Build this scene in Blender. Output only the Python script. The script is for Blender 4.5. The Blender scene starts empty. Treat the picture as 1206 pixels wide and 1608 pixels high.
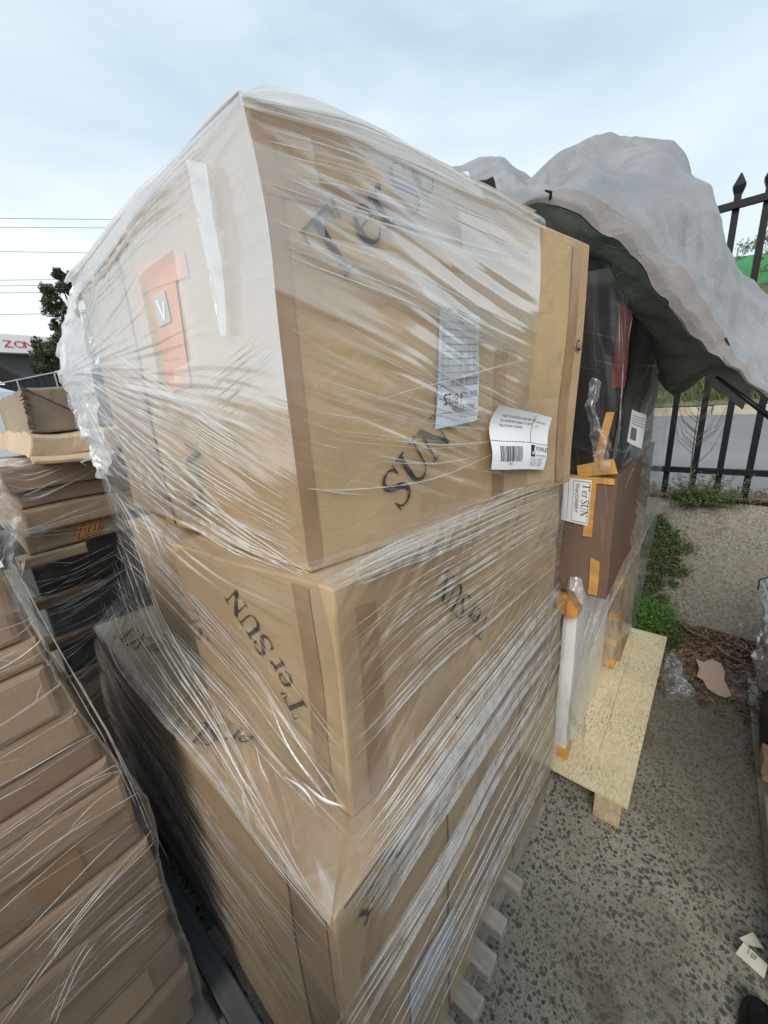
import bpy, bmesh, math, random
from mathutils import Vector, Matrix, noise

# ---------------------------------------------------------------- camera, world, sun, exposure
SC = bpy.context.scene
COL = SC.collection
R = math.radians
# world axes: X runs along the right side of the main pallet load, Y along its left side, Z up; the camera stands at x=0,y=0
e = R(40.4)
rt = Vector((math.sin(e), -math.cos(e), 0)); fh = Vector((math.cos(e), math.sin(e), 0))
pitch, roll = R(15.8), R(-3.7)
fw = fh*math.cos(pitch) - Vector((0, 0, 1))*math.sin(pitch)
up = fh*math.sin(pitch) + Vector((0, 0, 1))*math.cos(pitch)
r2 = rt*math.cos(roll) + up*math.sin(roll)
u2 = -rt*math.sin(roll) + up*math.cos(roll)
cd = bpy.data.cameras.new('camera'); cam = bpy.data.objects.new('camera', cd); COL.objects.link(cam)
cd.sensor_fit = 'HORIZONTAL'; cd.sensor_width = 36; cd.lens = 36*604/1206
cd.clip_start = .02; cd.clip_end = 2000
m = Matrix((r2, u2, -fw)).transposed().to_4x4(); m.translation = Vector((0, 0, 1.7))
cam.matrix_world = m
SC.camera = cam

SUN_EL, SUN_AZ = R(38), R(200)      # azimuth of the direction towards the sun, counter-clockwise from +X
W = bpy.data.worlds.new('World'); SC.world = W; W.use_nodes = True
nt = W.node_tree; nt.nodes.clear()
def wn(t, **k):
    n = nt.nodes.new(t)
    for a, b in k.items(): setattr(n, a, b)
    return n
out = wn('ShaderNodeOutputWorld'); bg = wn('ShaderNodeBackground')
sky = wn('ShaderNodeTexSky', sky_type='NISHITA', sun_disc=False)
sky.sun_elevation = SUN_EL; sky.sun_rotation = R(90)-SUN_AZ; sky.altitude = 30; sky.air_density = 1.2; sky.dust_density = 3; sky.ozone_density = 1.5
tc = wn('ShaderNodeTexCoord'); mp = wn('ShaderNodeMapping'); mp.inputs['Scale'].default_value = (1.0, 1.0, 3.2); mp.inputs['Rotation'].default_value = (0.15, .1, .5)
n1 = wn('ShaderNodeTexNoise'); n1.inputs['Scale'].default_value = 1.5; n1.inputs['Detail'].default_value = 5; n1.inputs['Roughness'].default_value = .48; n1.inputs['Distortion'].default_value = .5
cr = wn('ShaderNodeValToRGB'); cr.color_ramp.elements[0].position = .34; cr.color_ramp.elements[1].position = .68
cr.color_ramp.elements[0].color = (.0, .0, .0, 1); cr.color_ramp.elements[1].color = (1, 1, 1, 1)
sep = wn('ShaderNodeSeparateXYZ')
hz = wn('ShaderNodeMapRange'); hz.inputs['From Min'].default_value = .0; hz.inputs['From Max'].default_value = .75; hz.inputs['To Min'].default_value = .92; hz.inputs['To Max'].default_value = .05
mx = wn('ShaderNodeMath', operation='MULTIPLY'); mx.inputs[1].default_value = .60
ad = wn('ShaderNodeMath', operation='ADD', use_clamp=True)
mix = wn('ShaderNodeMixRGB')
thin = wn('ShaderNodeMixRGB'); thin.inputs[0].default_value = .62; thin.inputs[2].default_value = (4.1, 6.0, 7.3, 1)   # thin high cloud over the clear sky
mix.inputs[2].default_value = (7.6, 8.3, 8.7, 1)        # cloud, in the sky texture's own units
L = nt.links.new
L(tc.outputs['Generated'], mp.inputs[0]); L(mp.outputs[0], n1.inputs['Vector']); L(n1.outputs['Fac'], cr.inputs[0])
L(tc.outputs['Generated'], sep.inputs[0]); L(sep.outputs['Z'], hz.inputs['Value'])
L(cr.outputs[0], mx.inputs[0]); L(mx.outputs[0], ad.inputs[0]); L(hz.outputs[0], ad.inputs[1])
L(sky.outputs[0], thin.inputs[1]); L(ad.outputs[0], mix.inputs[0]); L(thin.outputs[0], mix.inputs[1]); L(mix.outputs[0], bg.inputs[0]); L(bg.outputs[0], out.inputs[0])
bg.inputs[1].default_value = .1
sd = bpy.data.lights.new('sun', 'SUN'); sd.energy = 2.0; sd.angle = R(35); sd.color = (1, .95, .87)
so = bpy.data.objects.new('sun', sd); COL.objects.link(so)
dsun = Vector((math.cos(SUN_EL)*math.cos(SUN_AZ), math.cos(SUN_EL)*math.sin(SUN_AZ), math.sin(SUN_EL)))
so.rotation_euler = dsun.to_track_quat('Z', 'Y').to_euler()
SC.view_settings.view_transform = 'Standard'; SC.view_settings.look = 'None'; SC.view_settings.gamma = 1; SC.view_settings.exposure = 0.38
SC.cycles.max_bounces = 8; SC.cycles.transparent_max_bounces = 24; SC.cycles.diffuse_bounces = 3; SC.cycles.glossy_bounces = 3
SC.cycles.caustics_reflective = False; SC.cycles.caustics_refractive = False

# ---------------------------------------------------------------- helpers
rnd = random.Random(7)
def tag(o, label=None, cat=None, group=None, kind=None):
    for k, v in (('label', label), ('category', cat), ('group', group), ('kind', kind)):
        if v: o[k] = v
    return o
def empty(name, loc=(0, 0, 0), rz=0, **k):
    o = bpy.data.objects.new(name, None); o.empty_display_size = .1; COL.objects.link(o)
    o.location = loc; o.rotation_euler[2] = rz
    return tag(o, **k)
def V(*a): return Vector(a)
class MB:
    def __init__(s): s.v = []; s.f = []; s.uv = []; s.mi = []; s.at = []
    def quad(s, a, b, c, d, mi=0):
        i = len(s.v); s.v += [a, b, c, d]; s.f.append((i, i+1, i+2, i+3)); s.mi.append(mi)
    def poly(s, pts, mi=0):
        i = len(s.v); s.v += pts; s.f.append(tuple(range(i, i+len(pts)))); s.mi.append(mi)
    def hexa(s, b, t, mi=0):        # b, t: four corners each, counter-clockwise seen from above
        i = len(s.v); s.v += list(b)+list(t)
        for f in ((3, 2, 1, 0), (4, 5, 6, 7), (0, 1, 5, 4), (1, 2, 6, 5), (2, 3, 7, 6), (3, 0, 4, 7)):
            s.f.append(tuple(i+k for k in f)); s.mi.append(mi)
    def box(s, x0, x1, y0, y1, z0, z1, mi=0):
        s.hexa([V(x0, y0, z0), V(x1, y0, z0), V(x1, y1, z0), V(x0, y1, z0)], [V(x0, y0, z1), V(x1, y0, z1), V(x1, y1, z1), V(x0, y1, z1)], mi)
    def bar(s, a, b, w, h=None, mi=0):
        a = Vector(a); b = Vector(b); h = h or w; d = (b-a).normalized()
        q = V(0, 0, 1) if abs(d.z) < .9 else V(1, 0, 0)
        p = d.cross(q).normalized()*(w/2); q = p.cross(d).normalized()*(h/2)
        A = [a-p-q, a+p-q, a+p+q, a-p+q]; B = [x+(b-a) for x in A]
        i = len(s.v); s.v += A+B
        for f in ((0, 1, 2, 3), (7, 6, 5, 4), (1, 0, 4, 5), (2, 1, 5, 6), (3, 2, 6, 7), (0, 3, 7, 4)):
            s.f.append(tuple(i+k for k in f)); s.mi.append(mi)
    def tube(s, pts, rad, n=6, mi=0, cap=True):
        pts = [Vector(p) for p in pts]
        if not hasattr(rad, '__len__'): rad = [rad]*len(pts)
        i0 = len(s.v); pr = None
        for k, p in enumerate(pts):
            d = (pts[min(k+1, len(pts)-1)]-pts[max(k-1, 0)]).normalized()
            if pr is None: pr = d.cross(V(0, 0, 1) if abs(d.z) < .9 else V(1, 0, 0)).normalized()
            pr = (pr-d*pr.dot(d)).normalized(); q = d.cross(pr)
            for j in range(n):
                a = 2*math.pi*j/n; s.v.append(p+(pr*math.cos(a)+q*math.sin(a))*rad[k])
        for k in range(len(pts)-1):
            for j in range(n):
                a = i0+k*n+j; b = i0+k*n+(j+1) % n
                s.f.append((a, b, b+n, a+n)); s.mi.append(mi)
        if cap:
            s.f.append(tuple(i0+j for j in range(n))[::-1]); s.mi.append(mi)
            s.f.append(tuple(i0+(len(pts)-1)*n+j for j in range(n))); s.mi.append(mi)
    def build(s, name, mats, parent=None, smooth=False, bevel=0, solid=0, seg=2):
        me = bpy.data.meshes.new(name); me.from_pydata([tuple(v) for v in s.v], [], s.f)
        if not isinstance(mats, (list, tuple)): mats = [mats]
        for mm in mats: me.materials.append(mm)
        if len(mats) > 1: me.polygons.foreach_set('material_index', s.mi)
        if smooth: me.polygons.foreach_set('use_smooth', [True]*len(me.polygons))
        me.update()
        o = bpy.data.objects.new(name, me); COL.objects.link(o)
        if parent:
            o.parent = parent; o.matrix_parent_inverse = parent_inv(parent)
        if solid:
            md = o.modifiers.new('s', 'SOLIDIFY'); md.thickness = solid; md.offset = 0
        if bevel:
            md = o.modifiers.new('b', 'BEVEL'); md.width = bevel; md.segments = seg; md.limit_method = 'ANGLE'; md.angle_limit = R(50)
        return o
def parent_inv(p):
    mt = Matrix.Translation(p.location) @ p.rotation_euler.to_matrix().to_4x4()
    q = p
    while q.parent:
        q = q.parent; mt = (Matrix.Translation(q.location) @ q.rotation_euler.to_matrix().to_4x4()) @ mt
    return mt.inverted()

# ---------------------------------------------------------------- materials
class NT:
    def __init__(s, name):
        s.m = bpy.data.materials.new(name); s.m.use_nodes = True; s.t = s.m.node_tree; s.t.nodes.clear()
        s.out = s.n('ShaderNodeOutputMaterial')
    def n(s, t, ins=None, **k):
        q = s.t.nodes.new(t)
        for a, b in k.items(): setattr(q, a, b)
        for a, b in (ins or {}).items():
            if hasattr(b, 'is_linked') or hasattr(b, 'links'): s.t.links.new(b, q.inputs[a])
            else: q.inputs[a].default_value = b
        return q
    def l(s, a, b): s.t.links.new(a, b)
    def math(s, op, a, b=0, clamp=False):
        return s.n('ShaderNodeMath', {0: a, 1: b}, operation=op, use_clamp=clamp).outputs[0]
    def noise(s, vec, scale, detail=3, rough=.5, dist=0):
        return s.n('ShaderNodeTexNoise', {'Vector': vec, 'Scale': scale, 'Detail': detail, 'Roughness': rough, 'Distortion': dist}).outputs['Fac']
    def ramp(s, fac, a, b, lo=0.0, hi=1.0):
        return s.n('ShaderNodeMapRange', {'Value': fac, 'From Min': a, 'From Max': b, 'To Min': lo, 'To Max': hi}).outputs[0]
    def mixc(s, f, a, b, mode='MIX'):
        return s.n('ShaderNodeMixRGB', {0: f, 1: a, 2: b}, blend_type=mode).outputs[0]
    def coord(s, kind='Object', scale=(1, 1, 1), rot=(0, 0, 0)):
        if kind == 'World': v = s.n('ShaderNodeNewGeometry').outputs['Position']
        else: v = s.n('ShaderNodeTexCoord').outputs[kind]
        return s.n('ShaderNodeMapping', {'Vector': v, 'Scale': scale, 'Rotation': rot}).outputs[0]
    def bump(s, h, st=.3, d=.002):
        return s.n('ShaderNodeBump', {'Height': h, 'Strength': st, 'Distance': d}).outputs[0]
    def pbr(s, col, rough=.7, normal=None, spec=.4, **k):
        ins = {'Base Color': col, 'Roughness': rough, 'Specular IOR Level': spec}
        if normal is not None: ins['Normal'] = normal
        ins.update(k)
        p = s.n('ShaderNodeBsdfPrincipled', ins); s.l(p.outputs[0], s.out.inputs[0]); return s.m
def c4(r, g, b): return (r, g, b, 1)
def simple(name, col, rough=.6, spec=.4, var=.12, scale=8, bump=0, bs=60, metal=0):
    t = NT(name); w = t.coord('World')
    f = t.noise(w, scale, 4, .6)
    c = t.mixc(t.ramp(f, .3, .7), c4(*[x*(1-var) for x in col]), c4(*[min(1, x*(1+var)) for x in col]))
    nr = t.bump(t.noise(w, bs, 3), bump, .003) if bump else None
    return t.pbr(c, rough, nr, spec, Metallic=metal)
def cardboard(name, col, dark=.75, seed=0.0, dirt=0.0):
    t = NT(name); w = t.coord('World', (1, 1, 1)); 
    w2 = t.n('ShaderNodeMapping', {'Vector': w, 'Location': (seed, seed*2, seed*.7)}).outputs[0]
    big = t.ramp(t.noise(w2, 3.0, 5, .6, .4), .3, .72)
    c = t.mixc(big, c4(*[x*dark for x in col]), c4(*[min(1, x*1.1) for x in col]))
    st = t.n('ShaderNodeMapping', {'Vector': w2, 'Scale': (12, 12, 260)}).outputs[0]     # faint flute lines
    c = t.mixc(t.ramp(t.noise(st, 1, 3), .3, .7, 0, .16), c, c4(*[x*.6 for x in col]))
    sm = t.ramp(t.noise(w2, 9, 6, .7, 1.2), .56, .7, 0, .35+dirt)
    c = t.mixc(sm, c, c4(col[0]*.55, col[1]*.5, col[2]*.45))
    fb = t.ramp(t.noise(w2, 420, 2), .3, .7, 0, .12)
    c = t.mixc(fb, c, c4(*[x*.5 for x in col]))
    rdg = t.math('ABSOLUTE', t.math('SUBTRACT', t.noise(w2, 4.5, 3, .55, .3), .5)); h = t.math('ADD', t.math('ADD', t.math('MULTIPLY', t.noise(w2, 14, 4, .6, .6), 3.0), t.ramp(rdg, 0, .02, 0, .5)), t.math('MULTIPLY', t.noise(st, 1, 2), .6))
    return t.pbr(c, .78, t.bump(h, .20, .003), .25)
CB = cardboard('cardboard', (.50, .36, .215))
CB_B = cardboard('cardboard_warm', (.53, .38, .22), seed=3.1)
CB_PALE = cardboard('cardboard_pale', (.60, .46, .31), seed=5.7)
CB_DULL = cardboard('cardboard_dull', (.42, .305, .20), seed=9.2, dirt=.12)
CB_PINK = cardboard('cardboard_brown', (.40, .285, .20), seed=2.2, dirt=.1)
CB_GREY = cardboard('cardboard_stained', (.34, .27, .20), seed=4.2, dirt=.5)
INK = simple('black_print', (.02, .022, .026), .55, var=.3, scale=60)
INKG = simple('grey_print', (.16, .14, .125), .6, var=.3, scale=60)
PAPER = simple('white_paper', (.80, .82, .84), .55, var=.03)
PAPERB = simple('bluish_paper', (.52, .58, .66), .5, var=.04)
ORANGE = simple('orange_tape', (.64, .24, .08), .3, .5, var=.12, scale=20)
AMBER = simple('amber_tape', (.60, .31, .07), .25, .5, var=.2, scale=25)
BTAPE = simple('brown_tape', (.34, .215, .12), .35, .5, var=.15, scale=15)
SEAM = simple('carton_seam', (.085, .06, .04), .9, var=.3, scale=40)
BLACKFILM = simple('black_wrap', (.007, .007, .008), .38, .25, var=.4)
REDDARK = simple('dark_red_wrap', (.10, .012, .010), .3, .5, var=.3)
WHITEPANEL = simple('white_foam_wrap', (.84, .84, .82), .5, var=.06)
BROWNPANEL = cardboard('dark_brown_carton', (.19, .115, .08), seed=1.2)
def wood(name, col, ax=(2, 26, 26), knots=True, rough=.75):
    t = NT(name); w = t.coord('World', ax)
    g = t.noise(w, 1.6, 6, .65, .8); b = t.noise(t.coord('World'), 2.2, 3)
    c = t.mixc(t.ramp(g, .3, .7), c4(*[x*.62 for x in col]), c4(*[min(1, x*1.12) for x in col]))
    c = t.mixc(t.ramp(b, .45, .75, 0, .4), c, c4(*[x*.6 for x in col]))
    return t.pbr(c, rough, t.bump(g, .4, .002), .25)
WOODP = wood('pale_wood', (.62, .50, .33)); WOODG = wood('weathered_wood', (.42, .395, .35), (34, 5, 34)); WOODD = wood('grey_painted_wood', (.14, .15, .152), (26, 2, 26))
WOODB = wood('brown_wood', (.30, .20, .14))
def plymat():
    t = NT('strand_board'); w = t.coord('World', (1, 3, 1)); w1 = t.coord('World')
    a = t.n('ShaderNodeTexVoronoi', {'Vector': t.n('ShaderNodeMapping', {'Vector': w1, 'Scale': (60, 130, 60)}).outputs[0], 'Scale': 1.0}).outputs['Color']
    f = t.n('ShaderNodeSeparateXYZ', {0: a}).outputs[0]
    c = t.mixc(f, c4(.60, .50, .30), c4(.74, .65, .43))
    sp = t.math('MULTIPLY', t.ramp(t.noise(w, 48, 3), .55, .62), t.ramp(t.noise(w1, 5, 3), .45, .58))
    c = t.mixc(t.math('MULTIPLY', sp, .75), c, c4(.24, .22, .19))
    c = t.mixc(t.ramp(t.noise(w1, 3, 5, .6), .45, .7, 0, .5), c, c4(.42, .35, .22))
    return t.pbr(c, .8, t.bump(f, .3, .001), .2)
PLY = plymat()
def ground_mat():
    t = NT('exposed_aggregate_concrete'); w = t.coord('World')
    dn = t.n('ShaderNodeTexNoise', {'Vector': w, 'Scale': 35.0, 'Detail': 3.0}).outputs['Color']
    wd = t.n('ShaderNodeVectorMath', {0: w, 1: t.n('ShaderNodeVectorMath', {0: dn, 3: .022}, operation='SCALE').outputs[0]}, operation='ADD').outputs[0]
    def stones(scale, lo, hi, keep):
        v = t.n('ShaderNodeTexVoronoi', {'Vector': wd, 'Scale': scale, 'Randomness': 1.0})
        cx = t.n('ShaderNodeSeparateXYZ', {0: v.outputs['Color']})
        size = t.ramp(cx.outputs[1], 0, 1, lo, hi)
        m = t.ramp(t.math('SUBTRACT', size, v.outputs['Distance']), -.02, .05)
        k = t.math('LESS_THAN', cx.outputs[0], keep)
        return t.math('MULTIPLY', m, k), cx.outputs[2]
    m1, c1 = stones(58.0, .24, .52, .90); m2, c2 = stones(105.0, .26, .50, .75); m3, c3 = stones(190.0, .3, .5, .5)
    cem = t.mixc(t.ramp(t.noise(w, 60, 5, .65), .3, .7), c4(.24, .225, .175), c4(.38, .36, .285))
    cem = t.mixc(t.ramp(t.noise(w, 300, 2), .45, .7, 0, .5), cem, c4(.50, .48, .39))
    sc1 = t.mixc(c1, c4(.045, .048, .052), c4(.12, .118, .115))
    sc2 = t.mixc(c2, c4(.07, .07, .065), c4(.19, .17, .14))
    c = t.mixc(t.math('MULTIPLY', m3, .45), cem, c4(.12, .11, .09)); c = t.mixc(t.math('MULTIPLY', m2, .8), c, sc2); c = t.mixc(m1, c, sc1)
    worn = t.ramp(t.noise(w, 1.7, 4, .6, .3), .42, .62)          # silt and dirt lying over the stones in patches
    c = t.mixc(t.math('MULTIPLY', worn, .5), c, t.mixc(t.ramp(t.noise(w, 24, 4), .3, .7), c4(.125, .115, .085), c4(.21, .19, .145)))
    rust = t.math('MULTIPLY', t.ramp(t.noise(w, 1.9, 6, .7, .8), .56, .66), .45)
    c = t.mixc(rust, c, c4(.10, .072, .06))
    moss = t.math('MULTIPLY', t.ramp(t.noise(w, 2.8, 5, .7, .5), .55, .72), .5)
    c = t.mixc(moss, c, c4(.10, .085, .055))
    # damp dirty area towards the retaining bank
    x = t.n('ShaderNodeSeparateXYZ', {0: w})
    far = t.ramp(t.math('ADD', x.outputs[0], t.math('MULTIPLY', t.noise(w, 3, 4), .8)), 1.7, 2.7, 0, .62)
    c = t.mixc(far, c, c4(.135, .112, .08))
    h = t.math('ADD', t.math('MULTIPLY', m1, .6), t.noise(w, 120, 3))
    return t.pbr(c, .85, t.bump(h, .45, .003), .25)
GROUND = ground_mat()
def bank_mat():
    t = NT('pebble_dash_render'); w = t.coord('World')
    v = t.n('ShaderNodeTexVoronoi', {'Vector': w, 'Scale': 95.0}); vc = t.n('ShaderNodeSeparateXYZ', {0: v.outputs['Color']})
    c = t.mixc(vc.outputs[0], c4(.17, .155, .125), c4(.29, .27, .23))
    c = t.mixc(t.ramp(vc.outputs[1], .75, .9, 0, .8), c, c4(.12, .105, .085))
    c = t.mixc(t.ramp(t.noise(w, 3.2, 5, .65, .4), .42, .7, 0, .55), c, c4(.25, .2, .15))
    white = t.math('MULTIPLY', t.ramp(t.noise(w, 7, 5, .8), .66, .72), .6)
    c = t.mixc(white, c, c4(.68, .66, .62))
    return t.pbr(c, .9, t.bump(v.outputs['Distance'], .45, .004), .2)
BANK = bank_mat()
def asphalt():
    t = NT('asphalt'); w = t.coord('World')
    c = t.mixc(t.noise(w, 90, 2), c4(.15, .15, .155), c4(.25, .25, .25))
    c = t.mixc(t.ramp(t.noise(w, .5, 5, .6), .4, .7, 0, .4), c, c4(.33, .325, .31))
    return t.pbr(c, .9, None, .2)
ASPH = asphalt()
def tarpmat(name, col, col2, rough, weave=True, coat=0):
    t = NT(name); w = t.coord('World')
    cr1 = t.n('ShaderNodeTexVoronoi', {'Vector': t.n('ShaderNodeVectorMath', {0: w, 1: t.n('ShaderNodeVectorMath', {0: t.n('ShaderNodeTexNoise', {'Vector': w, 'Scale': 6.0, 'Detail': 4.0}).outputs['Color'], 3: .12}, operation='SCALE').outputs[0]}, operation='ADD').outputs[0], 'Scale': 11.0}, feature='DISTANCE_TO_EDGE').outputs['Distance']
    crease = t.ramp(cr1, 0, .09, 1, 0)
    h = t.math('ADD', t.math('MULTIPLY', t.noise(w, 60, 4, .6, .4), .5), t.math('MULTIPLY', t.ramp(cr1, 0, .035, 1, 0), t.ramp(t.noise(w, 4, 3), .42, .62, 0, .45)))
    c = t.mixc(t.ramp(t.noise(w, 5, 5, .6), .3, .7), c4(*col), c4(*col2))
    wv = t.n('ShaderNodeTexWave', {'Vector': w, 'Scale': 180.0, 'Distortion': 1.0}, bands_direction='DIAGONAL').outputs['Fac']
    h = t.math('ADD', h, t.math('MULTIPLY', wv, .12))
    return t.pbr(c, rough, t.bump(h, .55, .010), .45)
TARP = tarpmat('grey_tarpaulin', (.215, .22, .23), (.29, .295, .31), .30)
TARPH = tarpmat('tarpaulin_hem', (.19, .175, .17), (.26, .245, .24), .36)
TARPG = tarpmat('green_tarpaulin_back', (.08, .10, .08), (.14, .165, .135), .34)
BLKMETAL = simple('black_powder_coat', (.008, .009, .012), .5, .25, var=.25, bump=.1)
GREYMETAL = simple('galvanised_steel', (.32, .33, .34), .45, .5)
def foliage(name, c1, c2, tr=.25):
    t = NT(name); w = t.coord('World')
    oi = t.n('ShaderNodeNewGeometry').outputs['Random Per Island']
    c = t.mixc(oi, c4(*c1), c4(*c2)); c = t.mixc(t.ramp(t.noise(w, 6, 2), .3, .7, 0, .35), c, c4(*[x*.55 for x in c1]))
    p = t.n('ShaderNodeBsdfPrincipled', {'Base Color': c, 'Roughness': .55}); tl = t.n('ShaderNodeBsdfTranslucent', {'Color': c})
    mxs = t.n('ShaderNodeMixShader', {0: tr, 1: p.outputs[0], 2: tl.outputs[0]}); t.l(mxs.outputs[0], t.out.inputs[0]); return t.m
LEAF = foliage('weed_leaves', (.075, .13, .04), (.17, .25, .09)); LEAFB = foliage('bright_leaves', (.09, .20, .03), (.17, .33, .06)); LEAFD = foliage('dark_tree_leaves', (.035, .055, .02), (.10, .125, .05))
LEAFP = foliage('pale_tree_leaves', (.16, .20, .10), (.30, .33, .2)); DEAD = foliage('dead_leaves', (.10, .05, .028), (.32, .20, .13), .1)
GRASSM = foliage('grass_blades', (.08, .14, .03), (.2, .26, .09))
BARK = simple('bark', (.09, .07, .055), .9, var=.3)

def film_mat(name, milk=.05, fine=.5, wide=.25, cross=.2, sc=(1.6, 110.0), wsc=(1.2, 16.0), cang=1.0, csc=(2.0, 90.0), gloss=.10, tint=(.93, .94, .95), thr=.59, rough=.16, glare=1.0):
    """stretch film: clear, with stress-whitened streaks that follow the pull (UV x), white sky glare and milkiness painted in by a point attribute"""
    t = NT(name); uv = t.n('ShaderNodeUVMap', uv_map='UV').outputs[0]
    wob = t.n('ShaderNodeTexNoise', {'Vector': uv, 'Scale': 1.8, 'Detail': 2.0}).outputs['Color']
    uvw = t.n('ShaderNodeVectorMath', {0: uv, 1: t.n('ShaderNodeVectorMath', {0: wob, 3: .07}, operation='SCALE').outputs[0]}, operation='ADD').outputs[0]
    def mp_(s_, rot=0): return t.n('ShaderNodeMapping', {'Vector': uvw, 'Scale': (s_[0], s_[1], 1), 'Rotation': (0, 0, 0)}).outputs[0]
    f1 = t.noise(mp_(sc), 1, 3, .55, .15)
    f1b = t.noise(mp_((sc[0]*1.5, sc[1]*.38)), 1, 2, .5, .2)
    f2 = t.noise(mp_(wsc), 1, 3, .55, .5)
    rot = t.n('ShaderNodeMapping', {'Vector': uvw, 'Rotation': (0, 0, cang)}).outputs[0]
    f3 = t.noise(t.n('ShaderNodeMapping', {'Vector': rot, 'Scale': (csc[0], csc[1], 1)}).outputs[0], 1, 2, .5, .2)
    pm = t.ramp(t.noise(uv, 5.0, 3, .6), .32, .66); pm2 = t.ramp(t.noise(uv, 9.0, 3, .6, .3), .42, .62)
    at = t.n('ShaderNodeAttribute', attribute_name='glare_milk').outputs['Fac']
    l1 = t.math('MULTIPLY', t.math('ADD', t.ramp(f1, thr, thr+.16), t.math('MULTIPLY', t.ramp(f1b, .62, .72), .5)), t.math('MULTIPLY', pm, fine*.55))
    # sky glare painted as white; its edge runs out in fingers along the pull
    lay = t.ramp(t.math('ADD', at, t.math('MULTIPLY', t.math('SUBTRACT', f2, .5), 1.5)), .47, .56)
    glare_streaked = t.math('MULTIPLY', lay, t.ramp(f1b, .2, .75, .88, 1.0))
    l2 = t.math('MULTIPLY', t.ramp(f2, .56, .74), wide*.5)
    l3 = t.math('MULTIPLY', t.ramp(f3, .60, .72), t.math('MULTIPLY', pm2, cross*.5))
    milkf = t.math('ADD', t.math('ADD', l1, l2), t.math('ADD', l3, milk))
    milkf = t.math('ADD', milkf, t.math('MULTIPLY', glare_streaked, .36*glare), clamp=True)
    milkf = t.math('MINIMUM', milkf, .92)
    h = t.math('ADD', t.math('MULTIPLY', f1, .6), t.math('ADD', t.math('MULTIPLY', f1b, 1.2), t.math('MULTIPLY', f3, .5)))
    nb = t.bump(h, .30, .0022)
    gl = t.n('ShaderNodeBsdfGlossy', {'Color': c4(1, 1, 1), 'Roughness': rough, 'Normal': nb})
    df = t.n('ShaderNodeBsdfDiffuse', {'Color': c4(*tint)}); tl = t.n('ShaderNodeBsdfTranslucent', {'Color': c4(*tint)})
    tr = t.n('ShaderNodeBsdfTransparent', {'Color': c4(.97, .965, .955)})
    wh = t.n('ShaderNodeMixShader', {0: .35, 1: df.outputs[0], 2: tl.outputs[0]})
    wg = t.n('ShaderNodeMixShader', {0: .15, 1: wh.outputs[0], 2: gl.outputs[0]})
    a = t.n('ShaderNodeMixShader', {0: milkf, 1: tr.outputs[0], 2: wg.outputs[0]})
    fr = t.n('ShaderNodeFresnel', {'IOR': 1.38}).outputs[0]
    b = t.n('ShaderNodeMixShader', {0: t.math('ADD', t.math('MINIMUM', t.math('MULTIPLY', fr, .55), .3), gloss*.1, clamp=True), 1: a.outputs[0], 2: gl.outputs[0]})
    t.l(b.outputs[0], t.out.inputs[0]); return t.m
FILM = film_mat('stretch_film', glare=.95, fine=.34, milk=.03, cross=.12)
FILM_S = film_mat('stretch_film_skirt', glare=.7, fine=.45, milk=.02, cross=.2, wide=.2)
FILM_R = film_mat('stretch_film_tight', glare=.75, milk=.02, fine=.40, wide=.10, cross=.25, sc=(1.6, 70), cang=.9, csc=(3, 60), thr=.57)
FILM_DENSE = film_mat('stretch_film_bundled', milk=.10, fine=.9, wide=.35, cross=.25, thr=.50, sc=(1.2, 90))
FILM_LOOSE = film_mat('stretch_film_loose', milk=.16, fine=.7, wide=.5, cross=.5, thr=.48, sc=(3, 40), wsc=(2.5, 14), csc=(4, 40), rough=.2)
FILM_DULL = film_mat('stretch_film_dull', milk=.02, fine=.42, wide=.10, cross=.22, thr=.56, sc=(1.3, 60), csc=(2, 40))
FILM_CLEAR = film_mat('stretch_film_clear', milk=.03, fine=.30, wide=.10, cross=.2, thr=.58)
def strandmat():
    t = NT('film_crease'); w = t.coord('World')
    gl = t.n('ShaderNodeBsdfGlossy', {'Color': c4(1, 1, 1), 'Roughness': .22}); df = t.n('ShaderNodeBsdfDiffuse', {'Color': c4(.93, .93, .92)}); tr = t.n('ShaderNodeBsdfTransparent')
    tl = t.n('ShaderNodeBsdfTranslucent', {'Color': c4(.93, .93, .92)})
    d2 = t.n('ShaderNodeMixShader', {0: .4, 1: df.outputs[0], 2: tl.outputs[0]})
    m1 = t.n('ShaderNodeMixShader', {0: .22, 1: d2.outputs[0], 2: gl.outputs[0]})
    m2 = t.n('ShaderNodeMixShader', {0: t.ramp(t.noise(w, 22, 3), .32, .62, .12, .75), 1: tr.outputs[0], 2: m1.outputs[0]})
    t.l(m2.outputs[0], t.out.inputs[0]); return t.m
STRAND = strandmat()

# ---------------------------------------------------------------- cartons, print, tape
def dsp(p, amp=1.0):
    """how far the board at p has sagged or bulged; prints and tape use the same field so they follow it"""
    q = p*4.0; r_ = p*13.0
    return (noise.noise_vector(q)*.008+noise.noise_vector(r_)*.0016)*amp
def grid_box(mb, b, t, n=(10, 10, 8), amp=1.0, mi=0):
    """box with b/t corner lists (ccw from above) whose faces are warped grids"""
    def face(p00, p10, p11, p01, nx, ny):
        i = len(mb.v)
        for j in range(ny+1):
            for k in range(nx+1):
                s, q = k/nx, j/ny
                p = (p00*(1-s)+p10*s)*(1-q)+(p01*(1-s)+p11*s)*q
                mb.v.append(p+dsp(p, amp))
        for j in range(ny):
            for k in range(nx):
                a = i+j*(nx+1)+k; mb.f.append((a, a+1, a+nx+2, a+nx+1)); mb.mi.append(mi)
    nx, ny, nz = n
    for k in range(4):
        a, c = k, (k+1) % 4
        face(b[a], b[c], t[c], t[a], nx, nz)
    face(t[0], t[1], t[2], t[3], nx, ny); face(b[1], b[0], b[3], b[2], nx, ny)
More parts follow.
